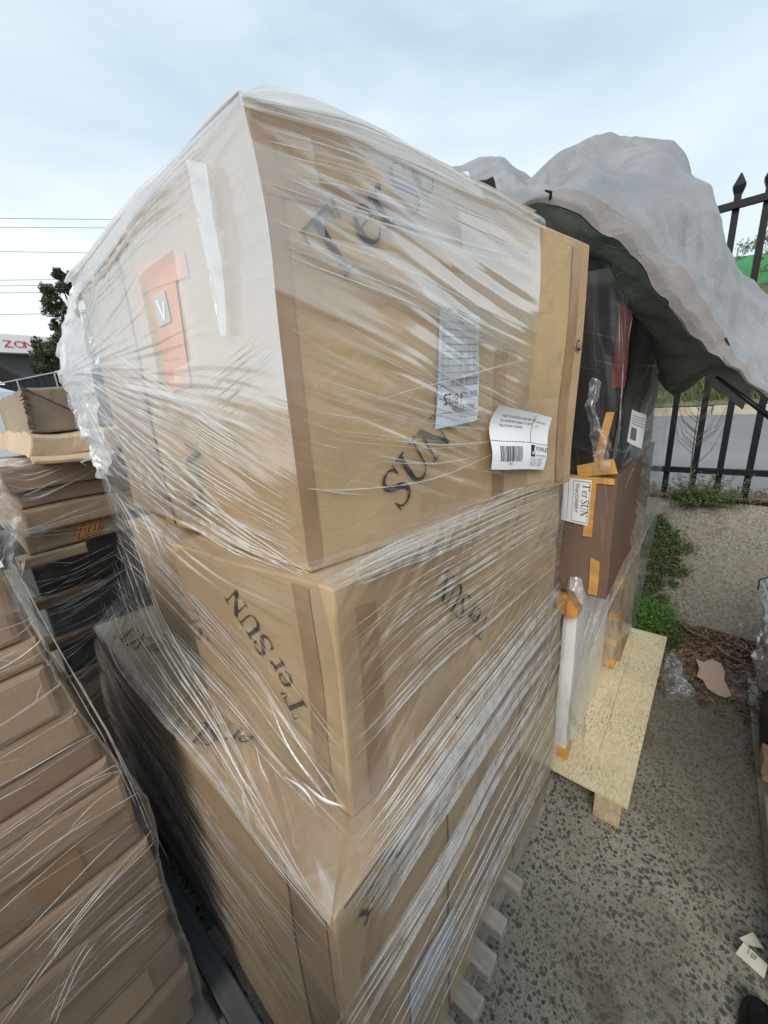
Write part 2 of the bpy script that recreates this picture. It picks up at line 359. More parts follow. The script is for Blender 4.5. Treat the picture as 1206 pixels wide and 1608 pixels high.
def weld(o, d=.0004):
    bm = bmesh.new(); bm.from_mesh(o.data); bmesh.ops.remove_doubles(bm, verts=bm.verts, dist=d); bm.to_mesh(o.data); bm.free()
def carton(name, b, t, mat, label, cat='carton', group=None, amp=1.0, n=(12, 12, 10), bev=.004):
    b = [Vector(x) for x in b]; t = [Vector(x) for x in t]
    c = sum(b, Vector())/4
    e_ = empty(name, c, label=label, cat=cat, group=group)
    mb = MB(); grid_box(mb, b, t, n, amp); o = mb.build('carton_body', mat, e_); weld(o)
    if bev:
        md = o.modifiers.new('b', 'BEVEL'); md.width = bev; md.segments = 2; md.limit_method = 'ANGLE'; md.angle_limit = R(50)
    return e_
class Face:
    """upright plane through two ground points; P(a, z) gives the point a metres along at height z"""
    def __init__(s, A, B, lean=None):
        s.A = V(A[0], A[1], 0); d = V(B[0]-A[0], B[1]-A[1], 0); s.L = d.length; s.t = d.normalized(); s.n = V(s.t.y, -s.t.x, 0)
    def P(s, a, z, off=.003):
        p = s.A+s.t*a+V(0, 0, z); return p+dsp(p)+s.n*off
class Flat:
    """level plane; P(x, y) in world metres at height z"""
    def __init__(s, z): s.z = z; s.n = V(0, 0, 1)
    def P(s, x, y, off=.003):
        p = V(x, y, s.z); return p+dsp(p)+s.n*off
def decal(face, pts, off=.002, n=6, mb=None):
    """four corners in face coordinates, gridded so that it follows the board"""
    mb = mb or MB(); i = len(mb.v)
    a, b, c, d = [Vector(p) for p in pts]
    for j in range(n+1):
        for k in range(n+1):
            s, q = k/n, j/n; p = (a*(1-s)+b*s)*(1-q)+(d*(1-s)+c*s)*q
            mb.v.append(face.P(p.x, p.y, off))
    for j in range(n):
        for k in range(n):
            x = i+j*(n+1)+k; mb.f.append((x, x+1, x+n+2, x+n+1)); mb.mi.append(0)
    return mb
def cat(pts, n):
    """Catmull-Rom through 2-D or 3-D points"""
    P = [Vector(p) for p in pts]; P = [P[0]*2-P[1]]+P+[P[-1]*2-P[-2]]; o = []
    for i in range(1, len(P)-2):
        for k in range(n):
            t = k/n; a, b, c, d = P[i-1:i+3]
            o.append(.5*((2*b)+(c-a)*t+(2*a-5*b+4*c-d)*t*t+(3*b-a-3*c+d)*t**3))
    o.append(P[-2]); return o
GL = {   # strokes of an old-style serif alphabet: (points, widths); cap height 1
 'T': (.80, [([(.40, .03), (.40, .97)], [.15, .15]), ([(.02, .965), (.78, .965)], [.06, .06]), ([(.045, .98), (.02, .74)], [.07, .03]), ([(.755, .98), (.78, .74)], [.07, .03]), ([(.24, .02), (.56, .02)], [.045, .045])]),
 "'": (.22, [([(.14, 1.02), (.06, .72)], [.10, .03])]),
 'e': (.56, [('c', [(.09, .36), (.47, .37)], [.045, .045]), ('s', [(.47, .37), (.45, .53), (.29, .62), (.12, .53), (.06, .32), (.12, .10), (.30, .0), (.50, .13)], [.09, .08, .045, .09, .13, .10, .06, .03])]),
 'r': (.46, [([(.16, .03), (.16, .60)], [.12, .12]), ([(.04, .02), (.32, .02)], [.045, .045]), ([(.04, .585), (.18, .60)], [.05, .05]), ('s', [(.18, .42), (.27, .57), (.38, .60), (.43, .55)], [.04, .06, .09, .12])]),
 'S': (.66, [('s', [(.56, .76), (.50, .92), (.32, .99), (.13, .90), (.10, .74), (.22, .60), (.42, .46), (.55, .30), (.52, .11), (.32, .01), (.13, .06), (.05, .24)], [.03, .05, .05, .10, .13, .14, .15, .14, .10, .05, .05, .03]), ([(.56, 1.0), (.575, .72)], [.03, .03]), ([(.04, .28), (.05, .0)], [.03, .03])]),
 'U': (.90, [('s', [(.20, .97), (.20, .45), (.24, .14), (.46, .01), (.68, .14), (.72, .45), (.72, .97)], [.14, .14, .12, .07, .05, .05, .05]), ([(.04, .975), (.36, .975)], [.045, .045]), ([(.58, .975), (.86, .975)], [.045, .045])]),
 'N': (.90, [([(.16, .03), (.16, .95)], [.045, .045]), ([(.13, .97), (.74, .03)], [.15, .15]), ([(.74, .02), (.74, .97)], [.045, .045]), ([(.03, .02), (.30, .02)], [.045, .045]), ([(.02, .975), (.20, .975)], [.045, .045]), ([(.60, .975), (.88, .975)], [.045, .045])]),
 ' ': (.22, [])}
def word(face, text, org, dirn, h, parent, mat=INK, off=.0035, name='printed_word', skew=0):
    """serif print on a face; org/dirn in face coordinates, dirn is the reading direction, h the cap height"""
    d = Vector(dirn).normalized(); u_ = Vector((-d.y, d.x)); x0 = 0; mb = MB(); o = Vector(org)
    for ch in text:
        w, st = GL[ch]
        for s in st:
            if s[0] in ('s', 'c'):
                k, pts, ws = s; P = cat(pts, 6) if k == 's' else [Vector(p) for p in pts]
                m_ = len(P)-1; W_ = [ws[min(int(i/m_*(len(ws)-1)), len(ws)-2)]*(1-((i/m_*(len(ws)-1)) % 1 if i < m_ else 1))+ws[min(int(i/m_*(len(ws)-1)), len(ws)-2)+1]*((i/m_*(len(ws)-1)) % 1 if i < m_ else 1) for i in range(m_+1)]
            else:
                pts, ws = s; a, b = Vector(pts[0]), Vector(pts[1]); P = [a+(b-a)*(i/6) for i in range(7)]; W_ = [ws[0]+(ws[1]-ws[0])*i/6 for i in range(7)]
            i0 = len(mb.v)
            for i, p in enumerate(P):
                tg = (P[min(i+1, len(P)-1)]-P[max(i-1, 0)]).normalized(); nn = Vector((-tg.y, tg.x))*W_[i]/2
                for q in (p+nn, p-nn):
                    q = q+Vector((skew*q.y, 0))
                    g = o+d*((x0+q.x)*h)+u_*(q.y*h); mb.v.append(face.P(g.x, g.y, off))
            for i in range(len(P)-1):
                a = i0+2*i; mb.f.append((a, a+1, a+3, a+2)); mb.mi.append(0)
        x0 += w
    return mb.build(name, mat, parent)
def sans(face, text, org, dirn, h, parent, mat=INK, off=.0045, name='printed_text', stretch=1.0):
    """small sans print laid on a face"""
    cu = bpy.data.curves.new('t', 'FONT'); cu.body = text; cu.size = 1.0; cu.resolution_u = 2
    ob = bpy.data.objects.new('t', cu); COL.objects.link(ob)
    dg = bpy.context.evaluated_depsgraph_get(); dg.update(); me = bpy.data.meshes.new_from_object(ob.evaluated_get(dg))
    bpy.data.objects.remove(ob); bpy.data.curves.remove(cu)
    d = Vector(dirn).normalized(); u_ = Vector((-d.y, d.x)); o = Vector(org)
    for v in me.vertices:
        g = o+d*(v.co.x*h*1.4*stretch)+u_*(v.co.y*h*1.4); v.co = face.P(g.x, g.y, off)
    me.name = name; me.materials.clear(); me.materials.append(mat)
    q = bpy.data.objects.new(name, me); COL.objects.link(q)
    if parent: q.parent = parent; q.matrix_parent_inverse = parent_inv(parent)
    return q

# ---------------------------------------------------------------- stretch film sheets
def sheet(name, rows, mat, parent, nu=40, nv=40, wr=.004, wsc=(2.0, 22.0), fan=None, ang=0, glare_milk=None, crumple=0, seed=0, smooth_rows=True):
    """film surface through a grid of control points. UV x follows the pull; fan=(s,t,k) makes the pull radiate from that grid point"""
    nr, nc = len(rows), len(rows[0])
    g = [cat(r_, nu) for r_ in rows]                              # along columns
    cols = list(zip(*g)); full = [cat(c_, nv) for c_ in cols]      # along rows
    M, N = len(full), len(full[0])                                # M samples in s, N in t
    ou = [0]; 
    for i in range(1, M): ou.append(ou[-1]+(full[i][N//2]-full[i-1][N//2]).length)
    ov = [0]
    for j in range(1, N): ov.append(ov[-1]+(full[M//2][j]-full[M//2][j-1]).length)
    uvs = []; verts = []; lay = []  # lay: painted sky glare and milkiness per point
    cu, cv = (ou[-1]*fan[0], ov[-1]*fan[1]) if fan else (0, 0)
    for i in range(M):
        for j in range(N):
            s, t = i/(M-1), j/(N-1)
            a, b = ou[i], ov[j]
            if fan:
                dx, dy = a-cu, b-cv; rr = math.hypot(dx, dy); q = (rr, math.atan2(dy, dx)*fan[2]+seed)
            else:
                q = (a*math.cos(ang)+b*math.sin(ang), -a*math.sin(ang)+b*math.cos(ang)+seed)
            i1, i2 = max(i-1, 0), min(i+1, M-1); j1, j2 = max(j-1, 0), min(j+1, N-1)
            nn = (full[i2][j]-full[i1][j]).cross(full[i][j2]-full[i][j1])
            nn = nn.normalized() if nn.length > 1e-9 else V(0, 0, 1)
            h = (1-abs(noise.noise(V(q[0]*wsc[0], q[1]*wsc[1], seed)))*2.2)*wr
            h += noise.noise(V(q[0]*wsc[0]*2, q[1]*wsc[1]*2.7, seed+5))*wr*.5
            if not crumple: h *= min(1, s*9, (1-s)*9, t*9, (1-t)*9)
            p = full[i][j]+nn*h
            if crumple: p = p+noise.noise_vector(p*18)*crumple+noise.noise_vector(p*45)*crumple*.5
            p = p+dsp(p)*.8
            verts.append(p); uvs.append(q); lay.append(glare_milk(s, t) if glare_milk else 0)
    me = bpy.data.meshes.new(name)
    fs = [(i*N+j, (i+1)*N+j, (i+1)*N+j+1, i*N+j+1) for i in range(M-1) for j in range(N-1)]
    me.from_pydata([tuple(v) for v in verts], [], fs)
    ul = me.uv_layers.new(name='UV'); fl = []
    for lp in me.loops: fl += uvs[lp.vertex_index]
    ul.data.foreach_set('uv', fl)
    at = me.attributes.new('glare_milk', 'FLOAT', 'POINT'); at.data.foreach_set('value', lay)
    me.polygons.foreach_set('use_smooth', [True]*len(me.polygons)); me.materials.append(mat); me.update()
    o = bpy.data.objects.new(name, me); COL.objects.link(o)
    if parent: o.parent = parent; o.matrix_parent_inverse = parent_inv(parent)
    return o
def creases(mb, A, B, n, clamp=None, bulge=V(0, 0, 0), w=(.0006, .0016), jit=.012, rg=rnd, seg=12, part=True, nrm=V(0, 0, 0), lift=.004):
    """n creases between polyline A and polyline B (lists of the same length), each a thin raised fold"""
    for k in range(n):
        f = rg.random(); f = min(1, max(0, f))
        pts = [Vector(a).lerp(Vector(b), f) for a, b in zip(A, B)]
        P = cat(pts, max(2, seg//(len(pts)-1))) if len(pts) > 1 else pts
        a0, a1 = (0, 1)
        if part and rg.random() < .75:
            a0 = rg.uniform(0, .5); a1 = min(1, a0+rg.uniform(.2, .8))
        P = P[int(a0*(len(P)-1)):max(int(a1*(len(P)-1)), int(a0*(len(P)-1))+2)+1]
        off = V(rg.gauss(0, jit), rg.gauss(0, jit), rg.gauss(0, jit)); off -= nrm*off.dot(nrm)
        off2 = V(rg.gauss(0, jit), rg.gauss(0, jit), rg.gauss(0, jit)); off2 -= nrm*off2.dot(nrm)
        ww = rg.uniform(*w); m_ = len(P)-1
        Q = [p+off.lerp(off2, i/max(1, m_))+dsp(p)*.9+nrm*lift+bulge*math.sin(math.pi*i/max(1, m_)) for i, p in enumerate(P)]
        if clamp: Q = [clamp(p) for p in Q]
        mb.tube(Q, [ww*(.15+.85*math.sin(math.pi*min(1, max(0, (i+.25)/(m_+.5))))) for i in range(m_+1)], 4, cap=False)

# ================================================================ THE SETTING
def struct(name, mb, mat, **k): o = mb.build(name, mat, **k); o['kind'] = 'structure'; return o
mb = MB(); mb.quad(V(-400, -400, 0), V(400, -400, 0), V(400, 400, 0), V(-400, 400, 0)); struct('ground', mb, GROUND)
# retaining bank: sloped, slightly uneven face from the yard floor up to the fence line
mb = MB(); N = 60; M_ = 14
def bankp(k, j):
    y = 2.4-k*5.4/N; t = j/M_
    x = 3.20+.45*t+.05*t*t; z = .82*t-.03*(1-t)
    p = V(x, y, z); return p+noise.noise_vector(p*2.5)*.03+noise.noise_vector(p*9)*.008
for k in range(N):
    for j in range(M_): mb.quad(bankp(k+1, j), bankp(k, j), bankp(k, j+1), bankp(k+1, j+1))
for k in range(N): mb.quad(bankp(k+1, M_), bankp(k, M_), V(4.3, 2.4-k*5.4/N, .80), V(4.3, 2.4-(k+1)*5.4/N, .80))
ob = struct('retaining_bank', mb, BANK, smooth=True); weld(ob, .001)
mb = MB(); mb.quad(V(4.25, -60, .79), V(14.6, -60, .79), V(14.6, 60, .79), V(4.25, 60, .79)); struct('road', mb, ASPH)
KERB = simple('kerb_stone', (.42, .36, .28), .85, var=.25, scale=3, bump=.4, bs=30)
mb = MB()
for k in range(-12, 16): mb.box(14.6, 14.9, k*2.4, k*2.4+2.385, .7, 1.02+.02*(k % 2))
o = struct('kerb', mb, KERB, bevel=.02)
VERGE = simple('verge_soil', (.12, .115, .06), .95, var=.4, scale=2, bump=.5, bs=9)
mb = MB()
def hill(x, y):
    t = max(0, min(1, (x-14.8)/14)); return 1.0+5.4*t**.8+noise.noise(V(x*.2, y*.2, 0))*.35*t
gx = [14.85+i*1.6 for i in range(20)]; gy = [-40+i*2.5 for i in range(36)]
for i in range(19):
    for j in range(35): mb.quad(*[V(x, y, hill(x, y)) for x, y in ((gx[i], gy[j]), (gx[i+1], gy[j]), (gx[i+1], gy[j+1]), (gx[i], gy[j+1]))])
o = struct('hill', mb, VERGE, smooth=True); weld(o, .001)
mb = MB(); mb.box(.9, 3.25, -.405, -.36, -.05, .012); struct('paving_edge', mb, simple('edge_concrete', (.33, .31, .25), .85, var=.3, scale=12, bump=.4), bevel=.004)

def blades(name, n, fn, h, w, mat, label=None, **k):
    mb = MB()
    for i in range(n):
        p = fn(); a = rnd.uniform(0, 6.28); hh = h*rnd.uniform(.5, 1.3); d = V(math.cos(a), math.sin(a), 0)*w; ln = V(rnd.gauss(0, .3), rnd.gauss(0, .3), 1)*hh
        mb.poly([p-d, p+d, p+ln*.6+d*.6, p+ln])
    o = mb.build(name, mat); tag(o, label, 'grass', kind='stuff'); return o
def gp():
    x = 15+abs(rnd.gauss(0, 1.6)); y = rnd.uniform(-6, 4); return V(x, y, hill(x, y)-.02)
blades('verge_grass', 9000, gp, .28, .02, GRASSM, 'rough green grass on the verge beyond the road')

def leaf(mb, p, s, rg=rnd, flat=0.0, asp=.45):
    d = V(rg.gauss(0, 1), rg.gauss(0, 1), rg.gauss(0, 1)*(1-flat)).normalized(); q = d.cross(V(rg.gauss(0, 1), rg.gauss(0, 1), rg.gauss(0, 1))).normalized()*asp
    n_ = d.cross(q).normalized()*s*.18
    mb.quad(p-d*s, p+q*s*.8+n_, p+d*s, p-q*s*.8+n_)
def crown(mb, c, r, n, s, clumps=14, rg=rnd, sq=.8):
    cs = []
    for i in range(clumps):
        d = V(rg.gauss(0, 1), rg.gauss(0, 1), rg.gauss(0, 1)*sq).normalized()*r*rg.uniform(.35, 1.0); cs.append((Vector(c)+d, r*rg.uniform(.18, .42)))
    for i in range(n):
        cc, cr_ = cs[rg.randrange(clumps)]; d = V(rg.gauss(0, 1), rg.gauss(0, 1), rg.gauss(0, .8)); d = d.normalized()*cr_*(rg.random()**.4)
        leaf(mb, cc+d, s*rg.uniform(.6, 1.3), rg)
    return cs
def tree(name, base, top, crowns, n, s, mat, label, cat='tree', group=None, tr=.18, clumps=14, barky=BARK):
    e_ = empty(name, base, label=label, cat=cat, group=group)
    mb = MB(); lim = MB(); b = Vector(base); t = Vector(top)
    lim.tube([b, b.lerp(t, .4)+V(.1, .05, 0)*tr*4, b.lerp(t, .75), t], [tr, tr*.75, tr*.5, tr*.2], 8)
    for c, r in crowns:
        cs = crown(mb, c, r, int(n*r*r), s, clumps)
        for cc, cr_ in cs[:9]: lim.tube([b.lerp(t, .55+.3*rnd.random()), (cc+t)/2+V(0, 0, -.1*r), cc], [tr*.35, tr*.2, tr*.06], 5)
    lim.build('trunk', barky, e_, smooth=True); mb.build('crown', mat, e_)
    return e_
tree('gum_tree', (8.6, 30, 0), (8.0, 30, 8.6), [((7.3, 30, 8.6), .95), ((8.4, 30, 9.6), .9), ((7.3, 30, 7.2), .55), ((9.6, 30, 7.6), 1.4)], 2600, .11, LEAFD, 'tall dark gum tree showing beside the left edge of the wrapped load')
tree('bushy_tree', (6.6, 27, 0), (6.2, 27, 5.4), [((5.9, 27, 5.4), 1.0), ((6.9, 27, 5.3), 1.1), ((5.2, 27, 4.5), .6), ((7.6, 27, 4.4), 1.2)], 2600, .10, LEAFD, 'round green bushy tree in front of the white canopy with red letters', cat='tree')
tree('pale_tree', (26.0, -1.7, 3.6), (26.2, -1.8, 9.6), [((26, -1.9, 8.4), 1.3), ((26, -.9, 7.4), .9), ((26, -3.1, 8.6), 1.6), ((25.6, -1.3, 6.6), .8)], 420, .09, LEAFP, 'sparse pale green tree on the hill behind the black fence', tr=.09)
SHRUBW = foliage('silver_leaves', (.30, .33, .27), (.55, .57, .5))
e_ = empty('silver_shrub', (14.9, -.9, 1.4), label='low silvery white shrub on the verge under the right edge of the tarpaulin', cat='shrub'); mb = MB()
for q in ((15, -.55, 3.0, .40), (15, -1.1, 3.1, .5), (15.2, -.8, 2.5, .5)): crown(mb, q[:3], q[3], 900, .045, 8)
mb.build('foliage', SHRUBW, e_); mb = MB()
for k in range(5): mb.tube([V(15, -.8, 1.0), V(15+rnd.gauss(0, .1), -.8+rnd.gauss(0, .3), 3.0)], .02, 5)
mb.build('stems', BARK, e_)
# green shade-cloth fence on the hill top
e_ = empty('shade_cloth_fence', (30, -3, 5), label='bright green shade cloth fence along the top of the hill', cat='fence')
GC = simple('green_shade_cloth', (.07, .30, .12), .8, var=.15, scale=1, bump=.3, bs=8); mb = MB()
for k in range(24):
    y0 = -16+k*.75
    mb.quad(*[V(30+.06*math.sin(yy*2), yy, zz) for yy, zz in ((y0, 6.2), (y0+.75, 6.2), (y0+.75, 7.95+.12*math.sin((y0+.75)*1.3)), (y0, 7.95+.12*math.sin(y0*1.3)))])
mb.build('cloth', GC, e_, solid=.02); 
for k in range(6):
    mb = MB(); mb.tube([V(30.1, -15+k*3, 5), V(30.1, -15+k*3, 8.4)], .04, 8); mb.build('post', GREYMETAL, e_)

# ---------------------------------------------------------------- black spear-top fence on the bank
fe = empty('spear_top_fence', (3.8, 0, .82), label='black steel spear top fence along the top of the bank', cat='fence')
def picket(y, top=2.93):
    mb = MB(); w = .019; x = 3.8
    mb.box(x-w, x+w, y-w, y+w, .80, top-.06)
    a = [V(x-w*1.1, y-w*1.1, top-.07), V(x+w*1.1, y-w*1.1, top-.07), V(x+w*1.1, y+w*1.1, top-.07), V(x-w*1.1, y+w*1.1, top-.07)]
    q = w*1.75; b = [V(x-q, y-q, top-.03), V(x+q, y-q, top-.03), V(x+q, y+q, top-.03), V(x-q, y+q, top-.03)]
    s = .003; c = [V(x-s, y-s, top+.045), V(x+s, y-s, top+.045), V(x+s, y+s, top+.045), V(x-s, y+s, top+.045)]
    mb.hexa(a, b); mb.hexa(b, c); return mb.build('picket', BLKMETAL, fe)
ys = [.217+.16*k for k in range(0, 8)]+[.045, -.104, -.266, -.42, -.58, -.74, -.90, -1.06]
for y in ys: picket(y)
for z in (1.053, 2.79):
    mb = MB(); mb.box(3.755, 3.781, -1.6, 1.6, z-.022, z+.022); mb.build('rail', BLKMETAL, fe, bevel=.002)
# ---------------------------------------------------------------- left background
e_ = empty('mesh_fence', V(2.523, 14.000, 2.713), label='dark slatted fence panels far away at the left edge', cat='fence')
DARKP = simple('dark_fence_panel', (.025, .03, .038), .7, var=.3, scale=2)
a, b = V(1.2, 14.6, 0), V(4.6, 13.2, 0)
mb = MB(); 
for k in range(26): mb.bar(a.lerp(b, k/26)+V(0, 0, 1.9+.0*k), a.lerp(b, k/26)+V(0, 0, 2.62+.030*k), .02, .145)
mb.build('panel', DARKP, e_)
for k in range(5):
    mb = MB(); p = a.lerp(b, k/4.5+.05); mb.tube([p+V(0, -.06, 0), p+V(.03, -.06, 2.74+.16*k)], .02, 8); mb.build('post', GREYMETAL, e_)
mb = MB(); mb.tube([a+V(0, -.05, 2.66), b+V(0, -.05, 3.42)], .018, 6); mb.build('top_rail', GREYMETAL, e_)
e_ = empty('canopy_building', (4, 31, 0), label='white canopy with red letters above a dark roof wedge', cat='building')
WHITEP = simple('white_fascia', (.80, .82, .83), .5, var=.03); RED = simple('red_sign_letters', (.62, .03, .06), .5)
mb = MB(); mb.box(-8, 7.6, 30, 31, 5.62, 6.55); mb.build('fascia', WHITEP, e_)
mb = MB(); mb.box(-8, 7.55, 31, 38, 5.64, 6.5); mb.build('roof', WHITEP, e_)
mb = MB(); mb.poly([V(3.2, 30.6, 5.615), V(7.5, 30.6, 5.615), V(7.5, 30.6, 3.0), V(6.3, 30.6, 3.4)][::-1]); mb.poly([V(3.2, 36, 5.615), V(7.5, 36, 5.615), V(7.5, 36, 3.0), V(6.3, 36, 3.4)]); mb.quad(V(3.2, 30.6, 5.615), V(6.3, 30.6, 3.4), V(6.3, 36, 3.4), V(3.2, 36, 5.615)); mb.quad(V(6.3, 30.6, 3.4), V(7.5, 30.6, 3.0), V(7.5, 36, 3.0), V(6.3, 36, 3.4))
mb.build('soffit', simple('dark_soffit', (.10, .10, .105), .8), e_)
mb = MB(); mb.box(6.6, 7.3, 32, 32.7, 0, 5.6); mb.build('column', DARKP, e_)
ff = Face((0, 29.98), (10, 29.98)); _d = dsp
for k, ch in enumerate('ZONE'):
    sans(ff, ch, (4.43+k*.42, 5.88), (1, 0), .37, e_, RED, name='sign_letter', off=.01, stretch=1.25)
for k in range(1):
    e_ = empty('silver_van', (0, 6.6, 0), label='silver van roof showing above the stacked cartons at the left edge', cat='van')
    SIL = simple('silver_paint', (.50, .54, .58), .28, .6, var=.03, metal=.3); GLS = simple('dark_window_glass', (.02, .025, .03), .08, .6)
    mb = MB(); mb.hexa([V(-3.3, 6.6, .35), V(1.15, 6.6, .35), V(1.15, 8.4, .35), V(-3.3, 8.4, .35)], [V(-3.3, 6.55, 1.35), V(1.2, 6.55, 1.35), V(1.2, 8.45, 1.35), V(-3.3, 8.45, 1.35)])
    mb.hexa([V(-3.3, 6.55, 1.35), V(1.2, 6.55, 1.35), V(1.2, 8.45, 1.35), V(-3.3, 8.45, 1.35)], [V(-2.6, 6.75, 2.12), V(1.0, 6.75, 2.12), V(1.0, 8.25, 2.12), V(-2.6, 8.25, 2.12)])
    mb.hexa([V(-2.6, 6.75, 2.12), V(1.0, 6.75, 2.12), V(1.0, 8.25, 2.12), V(-2.6, 8.25, 2.12)], [V(-2.3, 6.95, 2.2), V(.85, 6.95, 2.2), V(.85, 8.05, 2.2), V(-2.3, 8.05, 2.2)])
    o = mb.build('van_body', SIL, e_, smooth=False); weld(o); md = o.modifiers.new('b', 'BEVEL'); md.width = .05; md.segments = 3
    mb = MB(); mb.quad(V(-2.3, 6.60, 1.45), V(.9, 6.60, 1.45), V(.75, 6.735, 2.0), V(-2.0, 6.735, 2.0)); mb.build('side_window', GLS, e_, solid=.01)
    for x in (-2.4, .3):
        mb = MB(); mb.tube([V(x, 6.5, .34), V(x, 6.72, .34)], .34, 24); mb.build('wheel', simple('tyre', (.02, .02, .02), .8), e_)
# power lines between two poles hidden by the load
pole = empty('power_pole', V(30.023, 40.000, 18.205), label='power pole carrying the overhead wires behind the loads', cat='pole')
# ---------------------------------------------------------------- overhead wires
WIRE = simple('wire', (.10, .11, .12), .6)
for k, (y, lab) in enumerate(((343, 'uppermost overhead power wire across the sky at left'), (357, 'second overhead wire from the top at left'), (395, 'third overhead wire, alone midway down the left sky'), (440, 'fourth overhead wire, highest of the lower bunch at left'), (449, 'fifth overhead wire, just below the top of the lower bunch'), (460, 'sixth overhead wire, lower of the bunch beside the gum tree'), (494, 'lowest overhead wire, passing behind the gum tree'))):
    a = [V(7.790, 40.000, 15.724), V(7.650, 40.000, 15.153), V(7.268, 40.000, 13.592), V(6.811, 40.000, 11.723), V(6.719, 40.000, 11.346), V(6.606, 40.000, 10.884), V(6.254, 40.000, 9.447)][k]
    b = [V(16.171, 40.000, 17.860), V(16.033, 40.000, 17.225), V(15.605, 40.000, 15.253), V(15.171, 40.000, 13.254), V(15.072, 40.000, 12.800), V(14.951, 40.000, 12.243), V(14.586, 40.000, 10.561)][k]
    mb = MB(); d = b-a; mb.tube([a-d*3, a-d, a, b, a+d*2, V(a.x+d.x*2.6, 40, a.z+d.z*2.6)], .017, 5)
    tag(mb.build('power_wire', WIRE), lab, 'wire', 'overhead power wires')
pb = V(a.x+d.x*2.6, 40, 0); pole.location = pb
mb = MB(); mb.tube([pb, pb+V(0, 0, 26)], [.2, .13], 10); mb.build('pole_shaft', BARK, pole)
mb = MB(); mb.box(pb.x-1.6, pb.x+1.6, 39.85, 40, 22, 22.2); mb.build('cross_arm', BARK, pole)

# ================================================================ MAIN PALLET AND LOAD
e_ = empty('wooden_pallet', (.7, .9, 0), label='weathered grey pallet under the big wrapped carton stack', cat='pallet')
for x0, x1, fr_, th in ((.075, .135, 0, .044), (.15, .205, 0, .044), (.235, .33, 0, .044), (.462, .520, 0.286, .048), (.548, .606, 0.272, .05), (.646, .706, 0.278, .042), (.752, .802, 0.286, .048), (.888, .930, 0.284, .036), (1.03, 1.10, .33, .04), (1.18, 1.24, .33, .04), (1.30, 1.345, .315, .045)):
    mt = WOODD if x0 < .4 else WOODG
    mb = MB(); k_ = rnd.uniform(-.006, .006)
    mb.hexa([V(x0, fr_+k_, .148-th), V(x1, fr_-k_, .148-th), V(x1, 1.95, .148-th), V(x0, 1.95, .148-th)], [V(x0, fr_+k_, .148), V(x1, fr_-k_, .148), V(x1, 1.95, .148), V(x0, 1.95, .148)])
    o = mb.build('deck_board', mt, e_, bevel=.005)
for y in (.34, .95, 1.55):
    mb = MB(); mb.box(.09, 1.33, y, y+.09, .026, .096); mb.build('bearer', WOODG, e_, bevel=.003)
for x in (.08, .62, 1.22):
    mb = MB(); mb.box(x, x+.1, .33, 1.9, .003, .025); mb.build('bottom_board', WOODG, e_, bevel=.003)

# bottom tier
A1 = carton('carton', [(.222, .337, .152), (.662, .331, .152), (.66, 1.0, .152), (.235, 1.0, .152)], [(.222, .335, .971), (.664, .326, .965), (.66, 1.0, .968), (.232, 1.0, .968)], CB, 'large carton at the bottom near corner of the wrapped load', group='cartons in the wrapped load')
A2 = carton('carton', [(.670, .345, .152), (1.318, .322, .152), (1.31, 1.62, .152), (.67, 1.62, .152)], [(.672, .334, .968), (1.305, .318, .960), (1.30, 1.62, .965), (.67, 1.62, .965)], CB_DULL, 'bottom carton beside the plywood pallet, right of the near corner carton', group='cartons in the wrapped load')
A3 = carton('carton', [(.237, 1.006, .152), (.662, 1.006, .152), (.66, 1.66, .152), (.25, 1.66, .152)], [(.234, 1.006, .970), (.662, 1.006, .966), (.66, 1.66, .965), (.253, 1.66, .971)], CB_PALE, 'bottom carton at the far left corner with faint grey lettering on top', group='cartons in the wrapped load')
# middle tier
B1 = carton('carton', [(.342, .412, .974), (1.235, .325, .970), (1.23, .885, .972), (.318, .892, .974)], [(.344, .405, 1.436), (1.227, .329, 1.43), (1.22, .885, 1.432), (.310, .890, 1.43)], CB_B, 'middle carton with upside down lettering, below the labelled top carton', group='cartons in the wrapped load')
B2 = carton('carton', [(.365, .905, .974), (1.22, .905, .974), (1.22, 1.36, .974), (.38, 1.36, .974)], [(.355, .905, 1.40), (1.22, .905, 1.40), (1.22, 1.36, 1.40), (.37, 1.36, 1.40)], CB, 'shaded middle carton set back behind the film at the far left', group='cartons in the wrapped load')
# top tier
C1 = carton('carton', [(.360, .475, 1.438), (1.238, .302, 1.436), (1.25, 1.02, 1.436), (.380, 1.085, 1.436)], [(.357, .476, 2.066), (1.236, .300, 2.06), (1.25, 1.02, 2.06), (.379, 1.085, 2.062)], CB_B, 'big top carton carrying two white labels and orange tape', group='cartons in the wrapped load')
C2 = carton('carton', [(.39, 1.105, 1.438), (1.24, 1.04, 1.436), (1.25, 1.34, 1.436), (.40, 1.37, 1.436)], [(.386, 1.105, 2.058), (1.24, 1.04, 2.06), (1.25, 1.34, 2.06), (.396, 1.37, 2.058)], CB_DULL, 'narrow top carton at the far left, behind a dark seam', group='cartons in the wrapped load')

CR = Face((.357, .476), (1.236, .300)); CL = Face((.385, 1.37), (.358, .475)); BR = Face((.343, .408), (1.231, .327)); BL = Face((.314, .891), (.343, .408)); AR = Face((.222, .336), (.662, .329)); AR2 = Face((.671, .338), (1.312, .320)); AL = Face((.236, 1.0), (.222, .336)); END = Face((1.475, .60), (1.475, .2))
LC, LB, LA = CL.L, BL.L, AL.L
